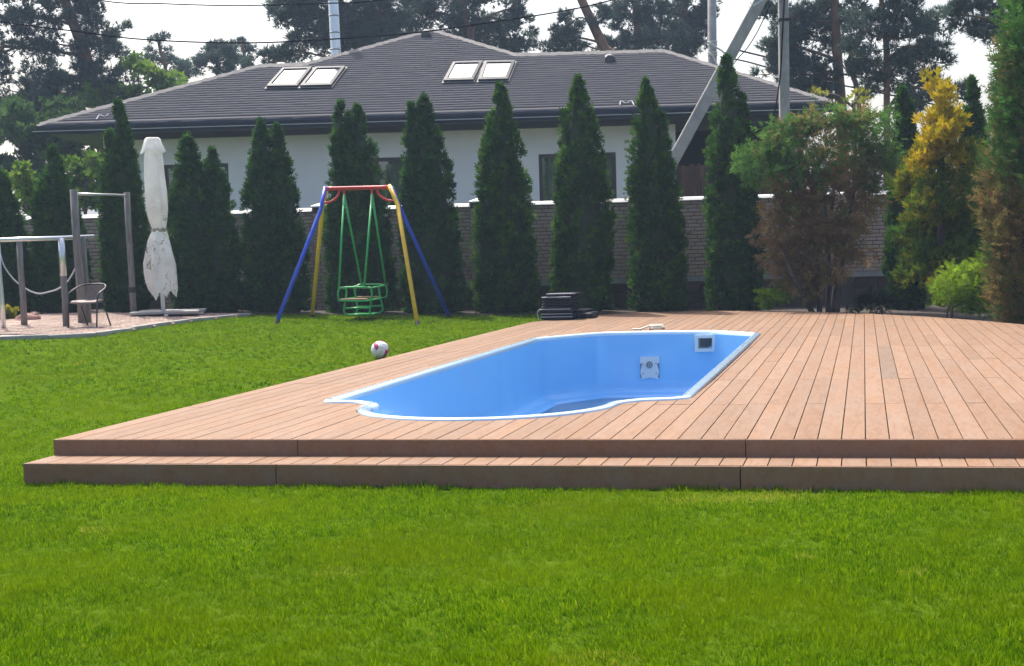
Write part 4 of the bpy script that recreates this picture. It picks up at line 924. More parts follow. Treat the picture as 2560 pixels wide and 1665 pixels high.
tag(MB().tube(curve([spot(x, y, 26.6) for x, y in ((214, 598), (204, 640), (207, 690), (211, 745), (215, 770), (212, 790), (205, 797), (200, 785), (198, 755))]), .011, 6).build('straight_rope', M['rope']), 'thin rope hanging straight down behind the garden chair', 'rope')

# ------------------------------------------------------------------ garden chair
cf = onlawn(215, 822); cz = float(zl(cf[0], cf[1])) + .03; CS = cf[1] / FPX
ch = thing('garden_chair', 'taupe woven garden chair with curved dark metal arms on the paving', 'chair', (cf[0], cf[1], cz))
def cp_(x, y, dy=0.0): return spot(x, y, cf[1] + dy)
def leg(a, b): MB().tube([a, b], .013, 8).build('leg', M['chairsteel'], ch, True)
def gfoot(x, y): p = onlawn(x, y); return np.array([p[0], p[1], float(zl(p[0], p[1])) + .03])
yf, yr = cf[1] - .22, cf[1] + .25
fa = spot(171, 826, yf); fa[2] = cz; fb = spot(242, 822, yf); fb[2] = cz; ra_ = spot(220, 816, yr); ra_[2] = cz; rb_ = spot(277, 814, yr); rb_[2] = cz
arm = [spot(171, 745, yf), spot(172, 735, yf), spot(180, 727, yf + .1), spot(196, 717, yf + .3), spot(212, 712, yr), spot(235, 710, yr), spot(256, 710, yr), spot(264, 715, yr - .05), spot(260, 723, yf + .2), spot(248, 733, yf + .05), spot(243, 747, yf)]
MB().tube(curve(arm, 5), .014, 8).build('arm_tube', M['chairsteel'], ch, True)
leg(fa, spot(171, 745, yf)); leg(fb, spot(243, 747, yf)); leg(ra_, spot(203, 764, yr - .1)); leg(rb_, spot(259, 760, yr - .1))
s4 = [spot(174, 759, yf), spot(243, 757, yf), spot(259, 758, yr), spot(200, 759, yr)]
for i in range(4): s4[i] = np.array([s4[i][0], s4[i][1], cz + .42])
seat = MB(); nU = 11
for i in range(nU):
    for j in range(nU):
        u, v = i / (nU - 1), j / (nU - 1); p = (s4[0] * (1 - u) + s4[1] * u) * (1 - v) + (s4[3] * (1 - u) + s4[2] * u) * v
        seat.v.append((p[0], p[1], p[2] - .018 * math.sin(math.pi * u) * math.sin(math.pi * v) - .03 * max(0, .12 - v) / .12))
base_n = len(seat.v); seat.v += [(x, y, z - .02) for x, y, z in seat.v]
for i in range(nU - 1):
    for j in range(nU - 1):
        k = i * nU + j; seat.f += [(k, k + nU, k + nU + 1, k + 1), (base_n + k, base_n + k + 1, base_n + k + nU + 1, base_n + k + nU)]
for i in range(nU - 1):
    for a in ((i, i + 1), ((nU - 1) * nU + i + 1, (nU - 1) * nU + i), ((i + 1) * nU, i * nU), (i * nU + nU - 1, (i + 1) * nU + nU - 1)): seat.f.append((a[0], a[1], base_n + a[1], base_n + a[0]))
seat.build('seat', M['wicker'], ch, True)
bk = MB(); q = [spot(212, 757, yr - .02), spot(253, 757, yr - .02), spot(258, 711, yr + .05), spot(217, 711, yr + .05)]
vs = []
for t in np.linspace(0, 1, 7):
    for s_ in np.linspace(0, 1, 9):
        p = (q[0] * (1 - s_) + q[1] * s_) * (1 - t) + (q[3] * (1 - s_) + q[2] * s_) * t; vs.append((p[0], p[1] + .05 * math.sin(math.pi * s_) + .03 * math.sin(math.pi * t), p[2]))
vs += [(x, y + .018, z) for x, y, z in vs]
fs = []
for i in range(6):
    for j in range(8): k = i * 9 + j; fs += [(k, k + 1, k + 10, k + 9), (63 + k, 63 + k + 9, 63 + k + 10, 63 + k + 1)]
for i in range(6): fs += [(i * 9, i * 9 + 9, 63 + i * 9 + 9, 63 + i * 9), (i * 9 + 8, 63 + i * 9 + 8, 63 + i * 9 + 17, i * 9 + 17)]
for j in range(8): fs += [(54 + j, 55 + j, 63 + 55 + j, 63 + 54 + j)]
bk.add(vs, fs).build('backrest', M['wicker'], ch, True)

# ------------------------------------------------------------------ ball
bp_ = onlawn(951, 899); br = .112; bc = Vector((bp_[0], bp_[1], float(zl(bp_[0], bp_[1])) + br + .012))
ball = thing('volleyball', 'white and crimson panelled ball lying on the lawn against the deck', 'ball', tuple(bc))
Rb = Matrix.Rotation(.5, 3, 'X') @ Matrix.Rotation(.55, 3, 'Y') @ Matrix.Rotation(.25, 3, 'Z')
for face in range(6):
    axn = [(1, 0, 0), (-1, 0, 0), (0, 1, 0), (0, -1, 0), (0, 0, 1), (0, 0, -1)][face]; A3 = Vector(axn); T1 = Vector((axn[1], axn[2], axn[0])); T2 = A3.cross(T1)
    for strip in range(3):
        k = MB(); nS, nT = 6, 12; g = []
        for i in range(nS + 1):
            for j in range(nT + 1):
                s0 = -1 + 2 * strip / 3 + .012; s1 = -1 + 2 * (strip + 1) / 3 - .012; a = s0 + (s1 - s0) * i / nS; b = (-1 + .012) + (2 - .024) * j / nT
                d = (A3 + T1 * math.tan(a * math.pi / 4) + T2 * math.tan(b * math.pi / 4)).normalized(); e = min(1, 6 * min(i, nS - i) / nS, 12 * min(j, nT - j) / nT)
                g.append(bc + (Rb @ d) * (br * (.975 + .025 * e ** .5)))
        k.add(g, [(i * (nT + 1) + j, (i + 1) * (nT + 1) + j, (i + 1) * (nT + 1) + j + 1, i * (nT + 1) + j + 1) for i in range(nS) for j in range(nT)])
        k.build('panel', M['ballpink'] if strip == (0 if face % 2 else 2) else M['ballwhite'], ball, True)

# ------------------------------------------------------------------ folded loungers stacked at the far corner of the deck
sc0 = np.array(spot(1402, 800, 26.55)); stz = ZD
stk = [(0, 0, .060, 0), (.0, .005, .05, .01), (-.02, 0, .085, -.02), (.0, .01, .046, .015), (.02, 0, .046, -.01), (.015, .01, .05, .02), (.01, 0, .062, -.035), (.075, .02, .055, .02)]
rk = random.Random(2)
lbl = ['bottom folded navy lounger cushion of the stack, lying on the deck', 'second navy cushion from the bottom of the stack on the deck', 'thick third navy cushion from the bottom of the stack', 'thin navy cushion in the middle of the stack, fourth from the bottom', 'fifth navy cushion from the bottom of the stack, thin', 'sixth navy cushion from the bottom of the dark stack', 'navy cushion second from the top, with pale front piping', 'topmost navy cushion of the stack, shifted to the right']
z = stz + .002
for i, (dx, dy, h, rot) in enumerate(stk):
    cu = thing('folded_cushion', lbl[i], 'cushion', (sc0[0] + dx, sc0[1] + .36, z), 'folded loungers stacked on the deck')
    w, d = (.53 if i > 2 else .56) - .01 * (i % 2), .66; a0 = -.20 + rot
    R3 = Matrix.Rotation(a0, 3, 'Z'); cc = Vector((sc0[0] + dx, sc0[1] + .38 + dy, z + h / 2)); k = MB(); rg = []
    for x in np.linspace(-.5, .5, 9):
        e = 1 - .25 * (abs(x) * 2) ** 6; rg.append([(x * w, -d / 2 * 1, 0), ] and [(x * w, yy, zz * e) for yy, zz in ((-d / 2 + .012, -h * .42), (-d / 2 - .006, -h * .1), (-d / 2 - .002, h * .28), (-d / 2 + .02, h * .46), (-d * .2, h * .48 + rk.uniform(0, .006)), (d * .2, h * .47), (d / 2 - .02, h * .45), (d / 2, 0), (d / 2 - .02, -h * .45), (0, -h * .49))])
    vs = [cc + R3 @ Vector(p) for r in rg for p in r]
    k.add(vs, [(a * 10 + b, a * 10 + 10 + b, a * 10 + 10 + (b + 1) % 10, a * 10 + (b + 1) % 10) for a in range(8) for b in range(10)] + [tuple(range(10)), tuple(range(89, 79, -1))]).build('cover', M['navy'], cu, True)
    if i in (0, 1, 2, 6, 7):
        e = [cc + R3 @ Vector((x * w, -d / 2 + .004, h * .40)) for x in np.linspace(-.5, .49, 7)]; MB().tube(e, .0085, 6).build('piping', M['piping'], cu, True)
    if i in (3, 4, 5):
        e = [cc + R3 @ Vector((-.5 * w - .005, y_, h * .2)) for y_ in np.linspace(-d / 2, -d / 4, 4)]; MB().tube(e, .008, 6).build('piping', M['piping'], cu, True)
    if i == 2:
        e = [cc + R3 @ Vector(p) for p in ((-.5 * w, -d / 2, .03), (-.52 * w - .03, -d / 2 + .02, .0), (-.52 * w - .02, -d / 2, -.08), (-.5 * w, -d / 2 - .01, -.2))]; MB().tube(curve(e), .007, 6).build('tie_cord', M['piping'], cu, True)
    z += h + .001
# side bolster leaning on the stack
bol = thing('side_cushion', 'dark loose cushion slumped against the right side of the stack', 'cushion', (sc0[0] + .55, sc0[1] + .75, stz))
MB().bbox((sc0[0] + .50, sc0[1] + .62, stz + .055), (.30, .6, .10), .02, -.25).bbox((sc0[0] + .42, sc0[1] + .62, stz + .132), (.22, .5, .05), .015, -.4).build('cover', M['navy'], bol)

# ------------------------------------------------------------------ coil of cream hose behind the pool
hp = np.array(spot(1641, 826, 22.75)); hz = ZD
k = MB()
pts = []
for t in np.linspace(0, 4.6 * 2 * math.pi, 150):
    r = .115 - .004 * (t / 6.28) + .006 * math.sin(t * 1.7); pts.append((hp[0] + r * math.cos(t), hp[1] + r * 1.15 * math.sin(t), hz + .012 + .011 * (t / 6.28)))
pts += [(hp[0] - .16, hp[1] - .05, hz + .04), (hp[0] - .24, hp[1] - .06, hz + .012), (hp[0] - .36, hp[1] - .03, hz + .012)]
tag(k.tube(pts, .0125, 8).build('hose_coil', M['cream'], None, True), 'small cream coiled hose on the deck behind the pool rim', 'hose')

# ------------------------------------------------------------------ boulders by the paving
def rock(px, py, r, seed, label):
    p = onlawn(px, py); bm = bmesh.new(); bmesh.ops.create_icosphere(bm, subdivisions=3, radius=1)
    for v in bm.verts:
        q = mnoise.noise(v.co * 1.3 + Vector((seed, 0, 0))) * .35 + mnoise.noise(v.co * 3.1 + Vector((seed, 0, 0))) * .12; v.co *= (1 + q); v.co = Vector((v.co.x * r * 1.25 + p[0], v.co.y * r + p[1], max(-.1, v.co.z) * r * .75 + zl(p[0], p[1]) + .02))
    me = bpy.data.meshes.new('boulder'); bm.to_mesh(me); bm.free(); me.materials.append(M['boulder']); me.shade_smooth(); tag(link('boulder', me), label, 'stone', 'boulders by the paving')
rock(66, 805, .17, 1.0, 'rounded reddish boulder behind the left bar post'); rock(80, 797, .12, 5.0, 'smaller reddish boulder behind the larger one at the paving edge')
# ------------------------------------------------------------------ plants
def kite(ang, L, w, b=.5, lift=0.0, at=0.0):
    c, s = math.cos(ang), math.sin(ang)
    pts = [(0, 0), (b * L, -w), (L, 0), (b * L, w)]
    return [(at + x * c - y * s, x * s + y * c, lift * (x / L) ** 2) for x, y in pts]
def tmpl(kites):
    T = np.array([p for k in kites for p in k]); return T, [tuple(4 * i + j for j in range(4)) for i in range(len(kites))]
T_FAN = tmpl([kite(0, 1, .13, .55, .12), kite(.62, .78, .12, .55, -.05), kite(-.62, .78, .12, .55, .05)])
T_FEATHER = tmpl([kite(0, 1, .05, .4, -.18), kite(.7, .42, .07, .5, .0, .15), kite(-.7, .42, .07, .5, .0, .22), kite(.6, .38, .06, .5, -.04, .45), kite(-.6, .38, .06, .5, -.04, .52)])
T_LEAF = tmpl([kite(0, 1, .3, .45, .15)])
T_LEAF3 = tmpl([kite(0, 1, .26, .45, .15), kite(1.1, .8, .24, .45, .1), kite(-1.1, .8, .24, .45, .1)])
rn = np.random.default_rng(5); nd = []
for i in range(9):
    a = rn.random() * 6.28; c = rn.uniform(.15, .95); d = np.array([math.cos(c), math.sin(c) * math.cos(a), math.sin(c) * math.sin(a)]); l = rn.uniform(.75, 1.0)
    s_ = unit(np.cross(d, rn.normal(size=3))[None])[0] * .055; nd += [tuple(s_), tuple(-s_), tuple(d * l)]
T_TUFT = (np.array(nd), [(3 * i, 3 * i + 1, 3 * i + 2) for i in range(9)])

TH_T = [0, .04, .12, .25, .4, .55, .68, .8, .9, .96, 1.0]; TH_R = [.84, .95, 1.0, 1.0, .95, .85, .71, .52, .32, .18, .03]
def conifer(name, label, spires, Y, mat, core, seed, nclump=330, per=26, L=.10, group=None, tintf=None, T=T_FAN, up=1.0, jit=.35, cat='tree', trunk=True, crad=.105):
    """columnar evergreen: spires are (pixel x of tip, pixel y of tip, pixel x of axis at the base, half width in pixels)"""
    r = np.random.default_rng(seed); s = Y / FPX; P_, D_, S_, t_ = [], [], [], []; allsp = []
    for (tx, ty, bx, hw) in spires:
        tip = spot(tx, ty + 7, Y); b = spot(bx, 700, Y); b[2] = float(zl(b[0], b[1])); allsp.append((tip, b, max(hw * s * 1.0 - .055, .12)))
    z0 = allsp[0][1][2]; root = thing(name, label, cat, tuple(allsp[0][1]), group)
    H0 = allsp[0][0][2] - z0; cm = MB()
    for k, (tip, b, R) in enumerate(allsp):
        H = tip[2] - b[2]; n = int(nclump * (H / H0) * (R / allsp[0][2]) ** .6 * (1 if k == 0 else .8))
        t = r.random(n * 3); rad = np.interp(t, TH_T, TH_R); keep = r.random(n * 3) < rad * .86 + .14 + .25 * (t > .9); t = t[keep][:n]; rad = np.interp(t, TH_T, TH_R) * R; m = len(t)
        a = r.random(m) * 2 * np.pi; lump = 1 + .08 * np.sin(3 * a + 9 * t + seed) + .07 * np.sin(5 * a - 14 * t + 2 * seed) + r.normal(0, .045, m)
        cr = np.maximum(rad * lump - .04, .01); ax = b[None] + (tip - b)[None] * t[:, None]
        Cc = ax + np.stack([np.cos(a) * cr, np.sin(a) * cr, np.zeros(m)], 1)
        q = np.repeat(np.arange(m), per); N = len(q); o = r.normal(0, 1, (N, 3)); o = unit(o) * (r.random((N, 1)) ** .5)
        cs = crad * (.7 + .6 * r.random(m)) * np.clip(rad / R + .35, .4, 1); sz = cs[q][:, None] * np.array([1, 1, 1.45])
        P = Cc[q] + o * sz; outw = np.stack([np.cos(a), np.sin(a), np.zeros(m)], 1)[q]
        D = outw * .55 + o * .5 + np.array([0, 0, up]) + r.normal(0, jit, (N, 3)); S = np.cross(outw, [0, 0, 1.0]) * r.normal(0, 1, (N, 1)) + outw * r.normal(0, .9, (N, 1)) + r.normal(0, .3, (N, 3))
        P_.append(P); D_.append(D); S_.append(S)
        base_t = np.clip(.45 + .25 * r.normal(size=m), 0, 1)[q] + .2 * r.normal(size=N)
        t_.append(np.clip(tintf(P, t[q], base_t, r) if tintf else base_t, 0, 1))
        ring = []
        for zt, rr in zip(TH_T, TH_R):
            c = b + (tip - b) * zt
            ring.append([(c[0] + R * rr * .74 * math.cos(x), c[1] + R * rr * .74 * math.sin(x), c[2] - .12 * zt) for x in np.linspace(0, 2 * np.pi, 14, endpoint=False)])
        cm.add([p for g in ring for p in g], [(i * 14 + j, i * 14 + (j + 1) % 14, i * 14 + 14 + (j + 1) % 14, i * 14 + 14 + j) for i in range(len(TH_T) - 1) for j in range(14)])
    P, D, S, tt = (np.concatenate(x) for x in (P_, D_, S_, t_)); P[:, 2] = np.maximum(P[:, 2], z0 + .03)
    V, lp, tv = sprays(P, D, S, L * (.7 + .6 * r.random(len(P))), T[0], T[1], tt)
    cr_ = link('crown', fast_mesh('crown', V, len(T[1][0]), lp, mat, tv), root); cm.build('light_block_core', core, cr_)  # solid dark stand-in for twigs, added to block light through the crown
    if trunk: bb_ = allsp[0][1]; MB().tube([bb_ - np.array([0, 0, .1]), bb_ + np.array([0, 0, H0 * .5])], [.07, .03], 8).build('trunk', M['barkgrey'], root)
    return root
def clumps(name, label, Y, ells, mat, T, L, seed, crad=.3, per=40, dens=1.4, cat='tree', group=None, trunk=None, tr=.2, depth=.8, up=.5, flat=.6, bark='bark', root_px=None, limbs=True, droop=0.0, spreadt=.18, stems=None):
    """crown from ellipses (pixel x, y, rx, ry, tint) in depth around Y; trunk is a pixel path from the ground to the top"""
    r = np.random.default_rng(seed); s = Y / FPX
    if trunk: tp = [spot(x, y, Y) for x, y in trunk]
    else: tp = [spot(root_px[0], root_px[1], Y)]
    g0 = tp[0].copy(); g0[2] = float(zl(g0[0], g0[1])) - .05
    root = thing(name, label, cat, tuple(g0), group); wood = MB()
    if trunk:
        tp = [np.array([2 * tp[0][0] - tp[1][0] if len(tp) > 1 else tp[0][0], tp[0][1], g0[2]])] + tp if tp[0][2] > g0[2] + .3 else tp
        path = curve(tp, 5); wood.tube(path, np.linspace(tr * 1.15, tr * .62, len(path)), 12)
        tpath = np.array(path)
    P_, D_, t_ = [], [], []
    for e in ells:
        cx, cy, rx, ry = e[:4]; tm_ = e[4] if len(e) > 4 else .5
        dy = r.uniform(-.5, .5) * depth * 1.2 if trunk else 0.0
        c = spot(cx, cy, Y) + np.array([0, dy, 0]); R3 = np.array([rx * s, min(rx, ry * 1.6) * s * depth, ry * s])
        n = max(3, int(dens * math.pi * R3[0] * R3[2] / (math.pi * crad * crad)))
        o = unit(r.normal(size=(n, 3))) * r.random((n, 1)) ** (1 / 2.4); Cc = c + o * R3
        if trunk and limbs:
            k = np.argmin(((tpath - c) ** 2 * np.array([1, 1, 1.0])).sum(1) + np.where(tpath[:, 2] > c[2] - .2, 3.0, 0)); st_ = tpath[k]
            md = (st_ + c) / 2 + np.array([0, 0, r.uniform(-.15, .35)]); lr = min(.085, .02 + .018 * np.linalg.norm(c - st_)); lb = curve([st_, md, c], 4); wood.tube(lb, np.linspace(lr, lr * .4, len(lb)), 6)
            for q in Cc[: min(n, 9)]:
                mid_ = (c + q) / 2 + r.normal(0, .08, 3); wood.tube([np.array(lb[-2]), mid_, q], [lr * .4, lr * .3, .008], 4, cap=False)
        q = np.repeat(np.arange(n), per); N = len(q); oo = unit(r.normal(size=(N, 3))) * (r.random((N, 1)) ** .5); cs = crad * (.6 + .7 * r.random(n))
        P = Cc[q] + oo * cs[q][:, None] * np.array([1, 1, flat]); D = oo * .8 + o[q] * .5 + np.array([0, 0, up]) + r.normal(0, .3, (N, 3))
        if droop: D[:, 2] -= droop * r.random(N)
        P_.append(P); D_.append(D); t_.append(np.clip(tm_ + spreadt * r.normal(size=n)[q] + .12 * r.normal(size=N), 0, 1))
    P, D, tt = np.concatenate(P_), np.concatenate(D_), np.concatenate(t_); P[:, 2] = np.maximum(P[:, 2], zl(P[:, 0], P[:, 1]) + .02)
    V, lp, tv = sprays(P, D, r.normal(size=P.shape), L * (.7 + .6 * r.random(len(P))), T[0], T[1], tt)
    link('crown', fast_mesh('crown', V, len(T[1][0]), lp, mat, tv), root)
    if stems:
        for st_ in stems: wood.tube(curve([spot(x, y, Y + dy) for x, y, dy in st_], 4), np.linspace(tr, tr * .35, (len(st_) - 1) * 4 + 1), 7)
    if wood.v: wood.build('trunk', M[bark], root, True)
    return root

# row of thujas along the wall
def thuja_tint(P, t, b, r): return b - .05
YT = 29.45
TG = 'thujas planted in a row along the wall'
rows_ = [('dark thuja cut off by the left edge, behind the parallel bars', [(2, 425, 18, 62), (-40, 470, -30, 50)], 21),
         ('short thuja between the parallel bars, left of the pull up bar', [(130, 368, 150, 66), (180, 480, 190, 35)], 22),
         ('tall narrow thuja directly left of the folded parasol', [(296, 250, 318, 58), (272, 330, 290, 38)], 23),
         ('low broad twin tipped thuja directly right of the folded parasol', [(466, 330, 490, 66), (528, 368, 560, 56)], 24),
         ('twin tipped thuja behind the blue front leg of the swing', [(652, 297, 672, 62), (692, 310, 718, 55)], 25),
         ('three tipped thuja behind the green swing seat', [(893, 264, 918, 72), (848, 254, 855, 42), (872, 280, 880, 50)], 26),
         ('twin tipped thuja right of the swing frame', [(1060, 237, 1092, 70), (1028, 254, 1045, 42)], 27),
         ('broad thuja with low side tips, left of the cushion stack', [(1250, 207, 1270, 74), (1213, 335, 1232, 46), (1262, 342, 1290, 58)], 28),
         ('tall thuja in front of the brown framed window', [(1446, 188, 1462, 74), (1410, 272, 1420, 38)], 29),
         ('slim thuja with a lower right tip, by the slanted strut', [(1614, 197, 1645, 68), (1652, 270, 1675, 46)], 30),
         ('tallest thuja of the row, in front of the slanted strut', [(1816, 130, 1832, 66), (1852, 220, 1858, 48)], 31),
         ]
for i, (lb_, sp_, sd_) in enumerate(rows_):
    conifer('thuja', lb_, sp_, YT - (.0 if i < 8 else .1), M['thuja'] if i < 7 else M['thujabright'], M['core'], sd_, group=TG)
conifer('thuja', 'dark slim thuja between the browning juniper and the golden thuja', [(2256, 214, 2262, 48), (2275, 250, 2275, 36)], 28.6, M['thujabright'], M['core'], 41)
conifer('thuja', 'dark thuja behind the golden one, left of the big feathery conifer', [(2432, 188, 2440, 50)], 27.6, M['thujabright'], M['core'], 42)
# golden thuja
def gold_t(P, t, b, r): return b * .55 + .55 * smooth(P[:, 2], 1.9, 3.3) + .10
clumps('golden_thuja', 'thuja with golden yellow top and olive green lower half', 25.6,
       [(2352, 205, 8, 24, .9), (2350, 245, 24, 24, .9), (2352, 300, 46, 36, .8), (2322, 345, 36, 28, .85), (2390, 325, 34, 34, .85), (2345, 380, 54, 40, .6), (2300, 400, 28, 24, .82), (2405, 400, 40, 34, .5), (2310, 455, 60, 38, .42), (2370, 460, 60, 36, .28),
        (2330, 520, 82, 44, .34), (2395, 540, 66, 50, .18), (2340, 590, 90, 50, .2), (2320, 660, 78, 50, .2), (2385, 660, 60, 48, .22), (2350, 725, 70, 36, .25)],
       M['gold'], T_FAN, .12, 51, crad=.15, per=30, dens=5.5, trunk=[(2350, 765), (2352, 500), (2352, 230)], tr=.06, bark='barkgrey', depth=1.0, up=.8, flat=1.0, limbs=False)
# browning juniper
clumps('juniper_shrub', 'large spreading juniper, browning below with green tips on top', 28.0,
       [(1872, 402, 56, 26, .85), (1945, 385, 60, 40, .8), (1985, 330, 60, 40, .8), (2040, 305, 66, 40, .8), (2110, 320, 66, 44, .6), (2180, 330, 50, 40, .8), (2215, 380, 36, 46, .75), (1930, 440, 62, 40, .75),
        (2030, 390, 84, 54, .68), (2120, 400, 84, 54, .38), (2190, 450, 40, 50, .5), (1960, 510, 60, 50, .16), (2050, 480, 80, 60, .2), (2140, 500, 56, 60, .26), (1968, 580, 56, 44, .12), (2040, 580, 80, 60, .15), (2120, 590, 50, 60, .25),
        (1975, 650, 56, 50, .18), (2050, 670, 60, 50, .14), (2010, 720, 46, 34, .25), (1985, 690, 30, 30, .5)],
       M['juniper'], T_FEATHER, .21, 52, crad=.24, per=34, dens=4.0, cat='shrub', root_px=(2065, 776), tr=.055, bark='barkgrey', depth=.9, up=.2, droop=1.1, flat=.55,
       stems=[[(2050, 790, 0), (2042, 700, .1), (2010, 560, .2), (1960, 420, .0)], [(2070, 790, .1), (2072, 680, .1), (2066, 540, .0), (2040, 380, .1)], [(2092, 790, 0), (2100, 690, -.1), (2118, 560, 0), (2160, 380, .1)], [(2080, 790, .2), (2090, 680, .3), (2080, 520, .4), (2110, 340, .3)], [(2035, 790, -.1), (2000, 720, -.2), (1960, 640, -.2), (1930, 560, -.2)]])
# big feathery conifer at the right edge
def cyp_t(P, t, b, r): return .70 * smooth(P[:, 2], 1.0, 4.0) + .17 + (b - .45) * .8 + .18 * np.sin(P[:, 2] * 3 + P[:, 0] * 5)
conifer('feathery_conifer', 'big feathery conifer at the right edge, green on top and brownish below', [(2610, -260, 2642, 152), (2575, -60, 2605, 108)], 22.8, M['cypress'], M['corebrown'], 53, nclump=520, per=30, L=.17, tintf=cyp_t, T=T_FEATHER, up=.75, jit=.3, crad=.2)
# small shrubs
clumps('green_shrub', 'small bright green shrub at the back edge of the deck under the juniper', 27.9, [(1930, 752, 46, 26, .35), (1912, 738, 30, 16, .6), (1952, 740, 26, 18, .5)], M['spirea'], T_LEAF3, .05, 54, crad=.09, per=26, dens=3, cat='shrub', root_px=(1930, 776), up=.7)
clumps('low_juniper', 'low dark bluish juniper in the shade right of the juniper stems', 27.0, [(2190, 765, 60, 26, .5), (2205, 745, 36, 20, .6), (2160, 775, 40, 16, .4)], M['lowjuniper'], T_FEATHER, .13, 55, crad=.13, per=24, dens=2.5, cat='shrub', root_px=(2195, 785), up=.5)
clumps('yellow_green_shrub', 'rounded yellow green conifer shrub in front of the golden thuja', 23.9, [(2395, 700, 62, 36, .65), (2440, 680, 56, 34, .6), (2362, 725, 48, 28, .6), (2440, 725, 60, 38, .45), (2400, 748, 56, 24, .4), (2470, 755, 40, 30, .35)], M['spirea'], T_FEATHER, .12, 56, crad=.13, per=28, dens=2.6, cat='shrub', root_px=(2375, 792), up=.4, droop=.4,
       tr=.02, bark='barkgrey', stems=[[(2365, 800, 0), (2372, 770, 0), (2395, 730, 0)], [(2372, 800, 0), (2385, 770, .05), (2420, 725, 0)], [(2380, 800, 0), (2380, 765, -.05), (2375, 730, 0)]])
clumps('yellow_shrub', 'small yellowish leafy shrub by the left bar post', 26.9, [(12, 790, 24, 24, .6), (28, 775, 16, 14, .7), (0, 775, 20, 16, .6)], M['leafyellow'], T_LEAF3, .05, 57, crad=.08, per=24, dens=3, cat='shrub', root_px=(12, 812), up=.6)
# broad-leaved trees and bushes behind the wall
clumps('leafy_bush', 'bright green leafy bush above the wall at the far left', 33.4, [(60, 455, 44, 44, .7), (88, 490, 40, 44, .5), (40, 505, 40, 40, .55), (75, 425, 34, 26, .8)], M['leafgreen'], T_LEAF3, .10, 61, crad=.22, per=34, dens=3.4, cat='bush', trunk=[(68, 640), (66, 480)], tr=.05, bark='barkgrey')
clumps('leafy_bush', 'green leafy bush beyond the wall, behind the pull up bar', 33.4, [(215, 450, 40, 44, .45), (235, 500, 34, 34, .4), (190, 500, 36, 36, .5), (220, 400, 34, 24, .7), (180, 420, 26, 24, .6)], M['leafgreen'], T_LEAF3, .10, 62, crad=.22, per=34, dens=3.4, cat='bush', trunk=[(215, 640), (212, 470)], tr=.05, bark='barkgrey')
clumps('broadleaf_tree', 'dark broad leaved tree behind the left end of the roof', 46, [(20, 350, 90, 60, .35), (110, 345, 80, 60, .4), (60, 430, 100, 60, .3), (170, 400, 80, 60, .4), (10, 290, 80, 46, .5), (200, 330, 70, 44, .5), (140, 285, 70, 36, .6), (230, 440, 60, 60, .35), (130, 480, 110, 50, .3), (-30, 450, 70, 70, .3)], M['leafdark'], T_LEAF3, .2, 63, crad=.45, per=48, dens=2.6, trunk=[(110, 560), (104, 400), (100, 340)], tr=.14, bark='barkgrey')
clumps('broadleaf_tree', 'fresh green leafy tree behind the left slope of the roof', 49, [(385, 195, 44, 26, .75), (350, 180, 36, 26, .7), (410, 210, 36, 20, .6), (330, 230, 50, 34, .5), (250, 235, 50, 30, .55), (280, 265, 50, 26, .5)], M['leafgreen'], T_LEAF3, .2, 64, crad=.4, per=40, dens=1.9, trunk=[(340, 560), (342, 300), (345, 215)], tr=.14, bark='barkgrey')
clumps('small_tree', 'thin yellow green leafy tree behind the right end of the roof', 38, [(2130, 262, 46, 26, .55), (2165, 235, 26, 24, .6), (2040, 240, 16, 14, .8), (2105, 290, 40, 22, .5), (2180, 290, 30, 26, .45), (2150, 300, 40, 20, .5)], M['leafyellow'], T_LEAF, .12, 65, crad=.25, per=18, dens=1.1, trunk=[(2135, 560), (2138, 330), (2132, 255)], tr=.05, bark='barkgrey')

# pines
PG = 'pines behind the house'
def pine(label, Y, trunk, tr, ells, seed, crad=.28, per=30, dens=1.2, more=None, L=.23):
    ells = [(a, b, c * 1.22, d * 1.25) for a, b, c, d in ells]
    return clumps('pine_tree', label, Y, ells, M['pine'], T_TUFT, L, seed, crad=crad, per=per, dens=dens * 2.1, group=PG, trunk=trunk, tr=tr, depth=.9, up=.45, flat=.62, bark='bark')
pine('large pine with a leaning trunk at the top left corner', 50, [(285, 620), (265, 420), (245, 270), (222, 170), (200, 100), (165, 10), (140, -90)], .24,
     [(60, 40, 80, 40), (190, 20, 70, 40), (258, 70, 50, 40), (30, 120, 70, 34), (120, 110, 60, 30), (235, 130, 60, 44), (285, 190, 50, 50), (110, 190, 90, 40), (190, 230, 90, 50), (50, 240, 80, 50), (280, 250, 50, 36), (110, 280, 90, 40), (20, 300, 60, 36), (60, -50, 110, 40), (210, -60, 100, 40)], 71)
pine('slender sparse young pine above the left slope of the roof', 62, [(425, 500), (415, 190), (402, 130), (392, 82)], .09, [(385, 128, 26, 12), (398, 96, 14, 12), (418, 150, 26, 12), (440, 175, 34, 22), (375, 150, 22, 12), (468, 178, 30, 22)], 72, crad=.3)
pine('small far pine with a round crown left of the flue', 60, [(545, 500), (545, 190), (540, 120)], .11, [(545, 150, 46, 32), (515, 170, 34, 24), (565, 120, 30, 16), (530, 120, 26, 14), (580, 165, 34, 18)], 73)
pine('thin far pine next to the steel flue, nearly bare on top', 63, [(612, 500), (610, 160), (602, 100)], .06, [(598, 108, 14, 8), (585, 130, 14, 8), (622, 118, 12, 8), (635, 165, 24, 14), (605, 150, 16, 8)], 74, crad=.24, dens=1.0)
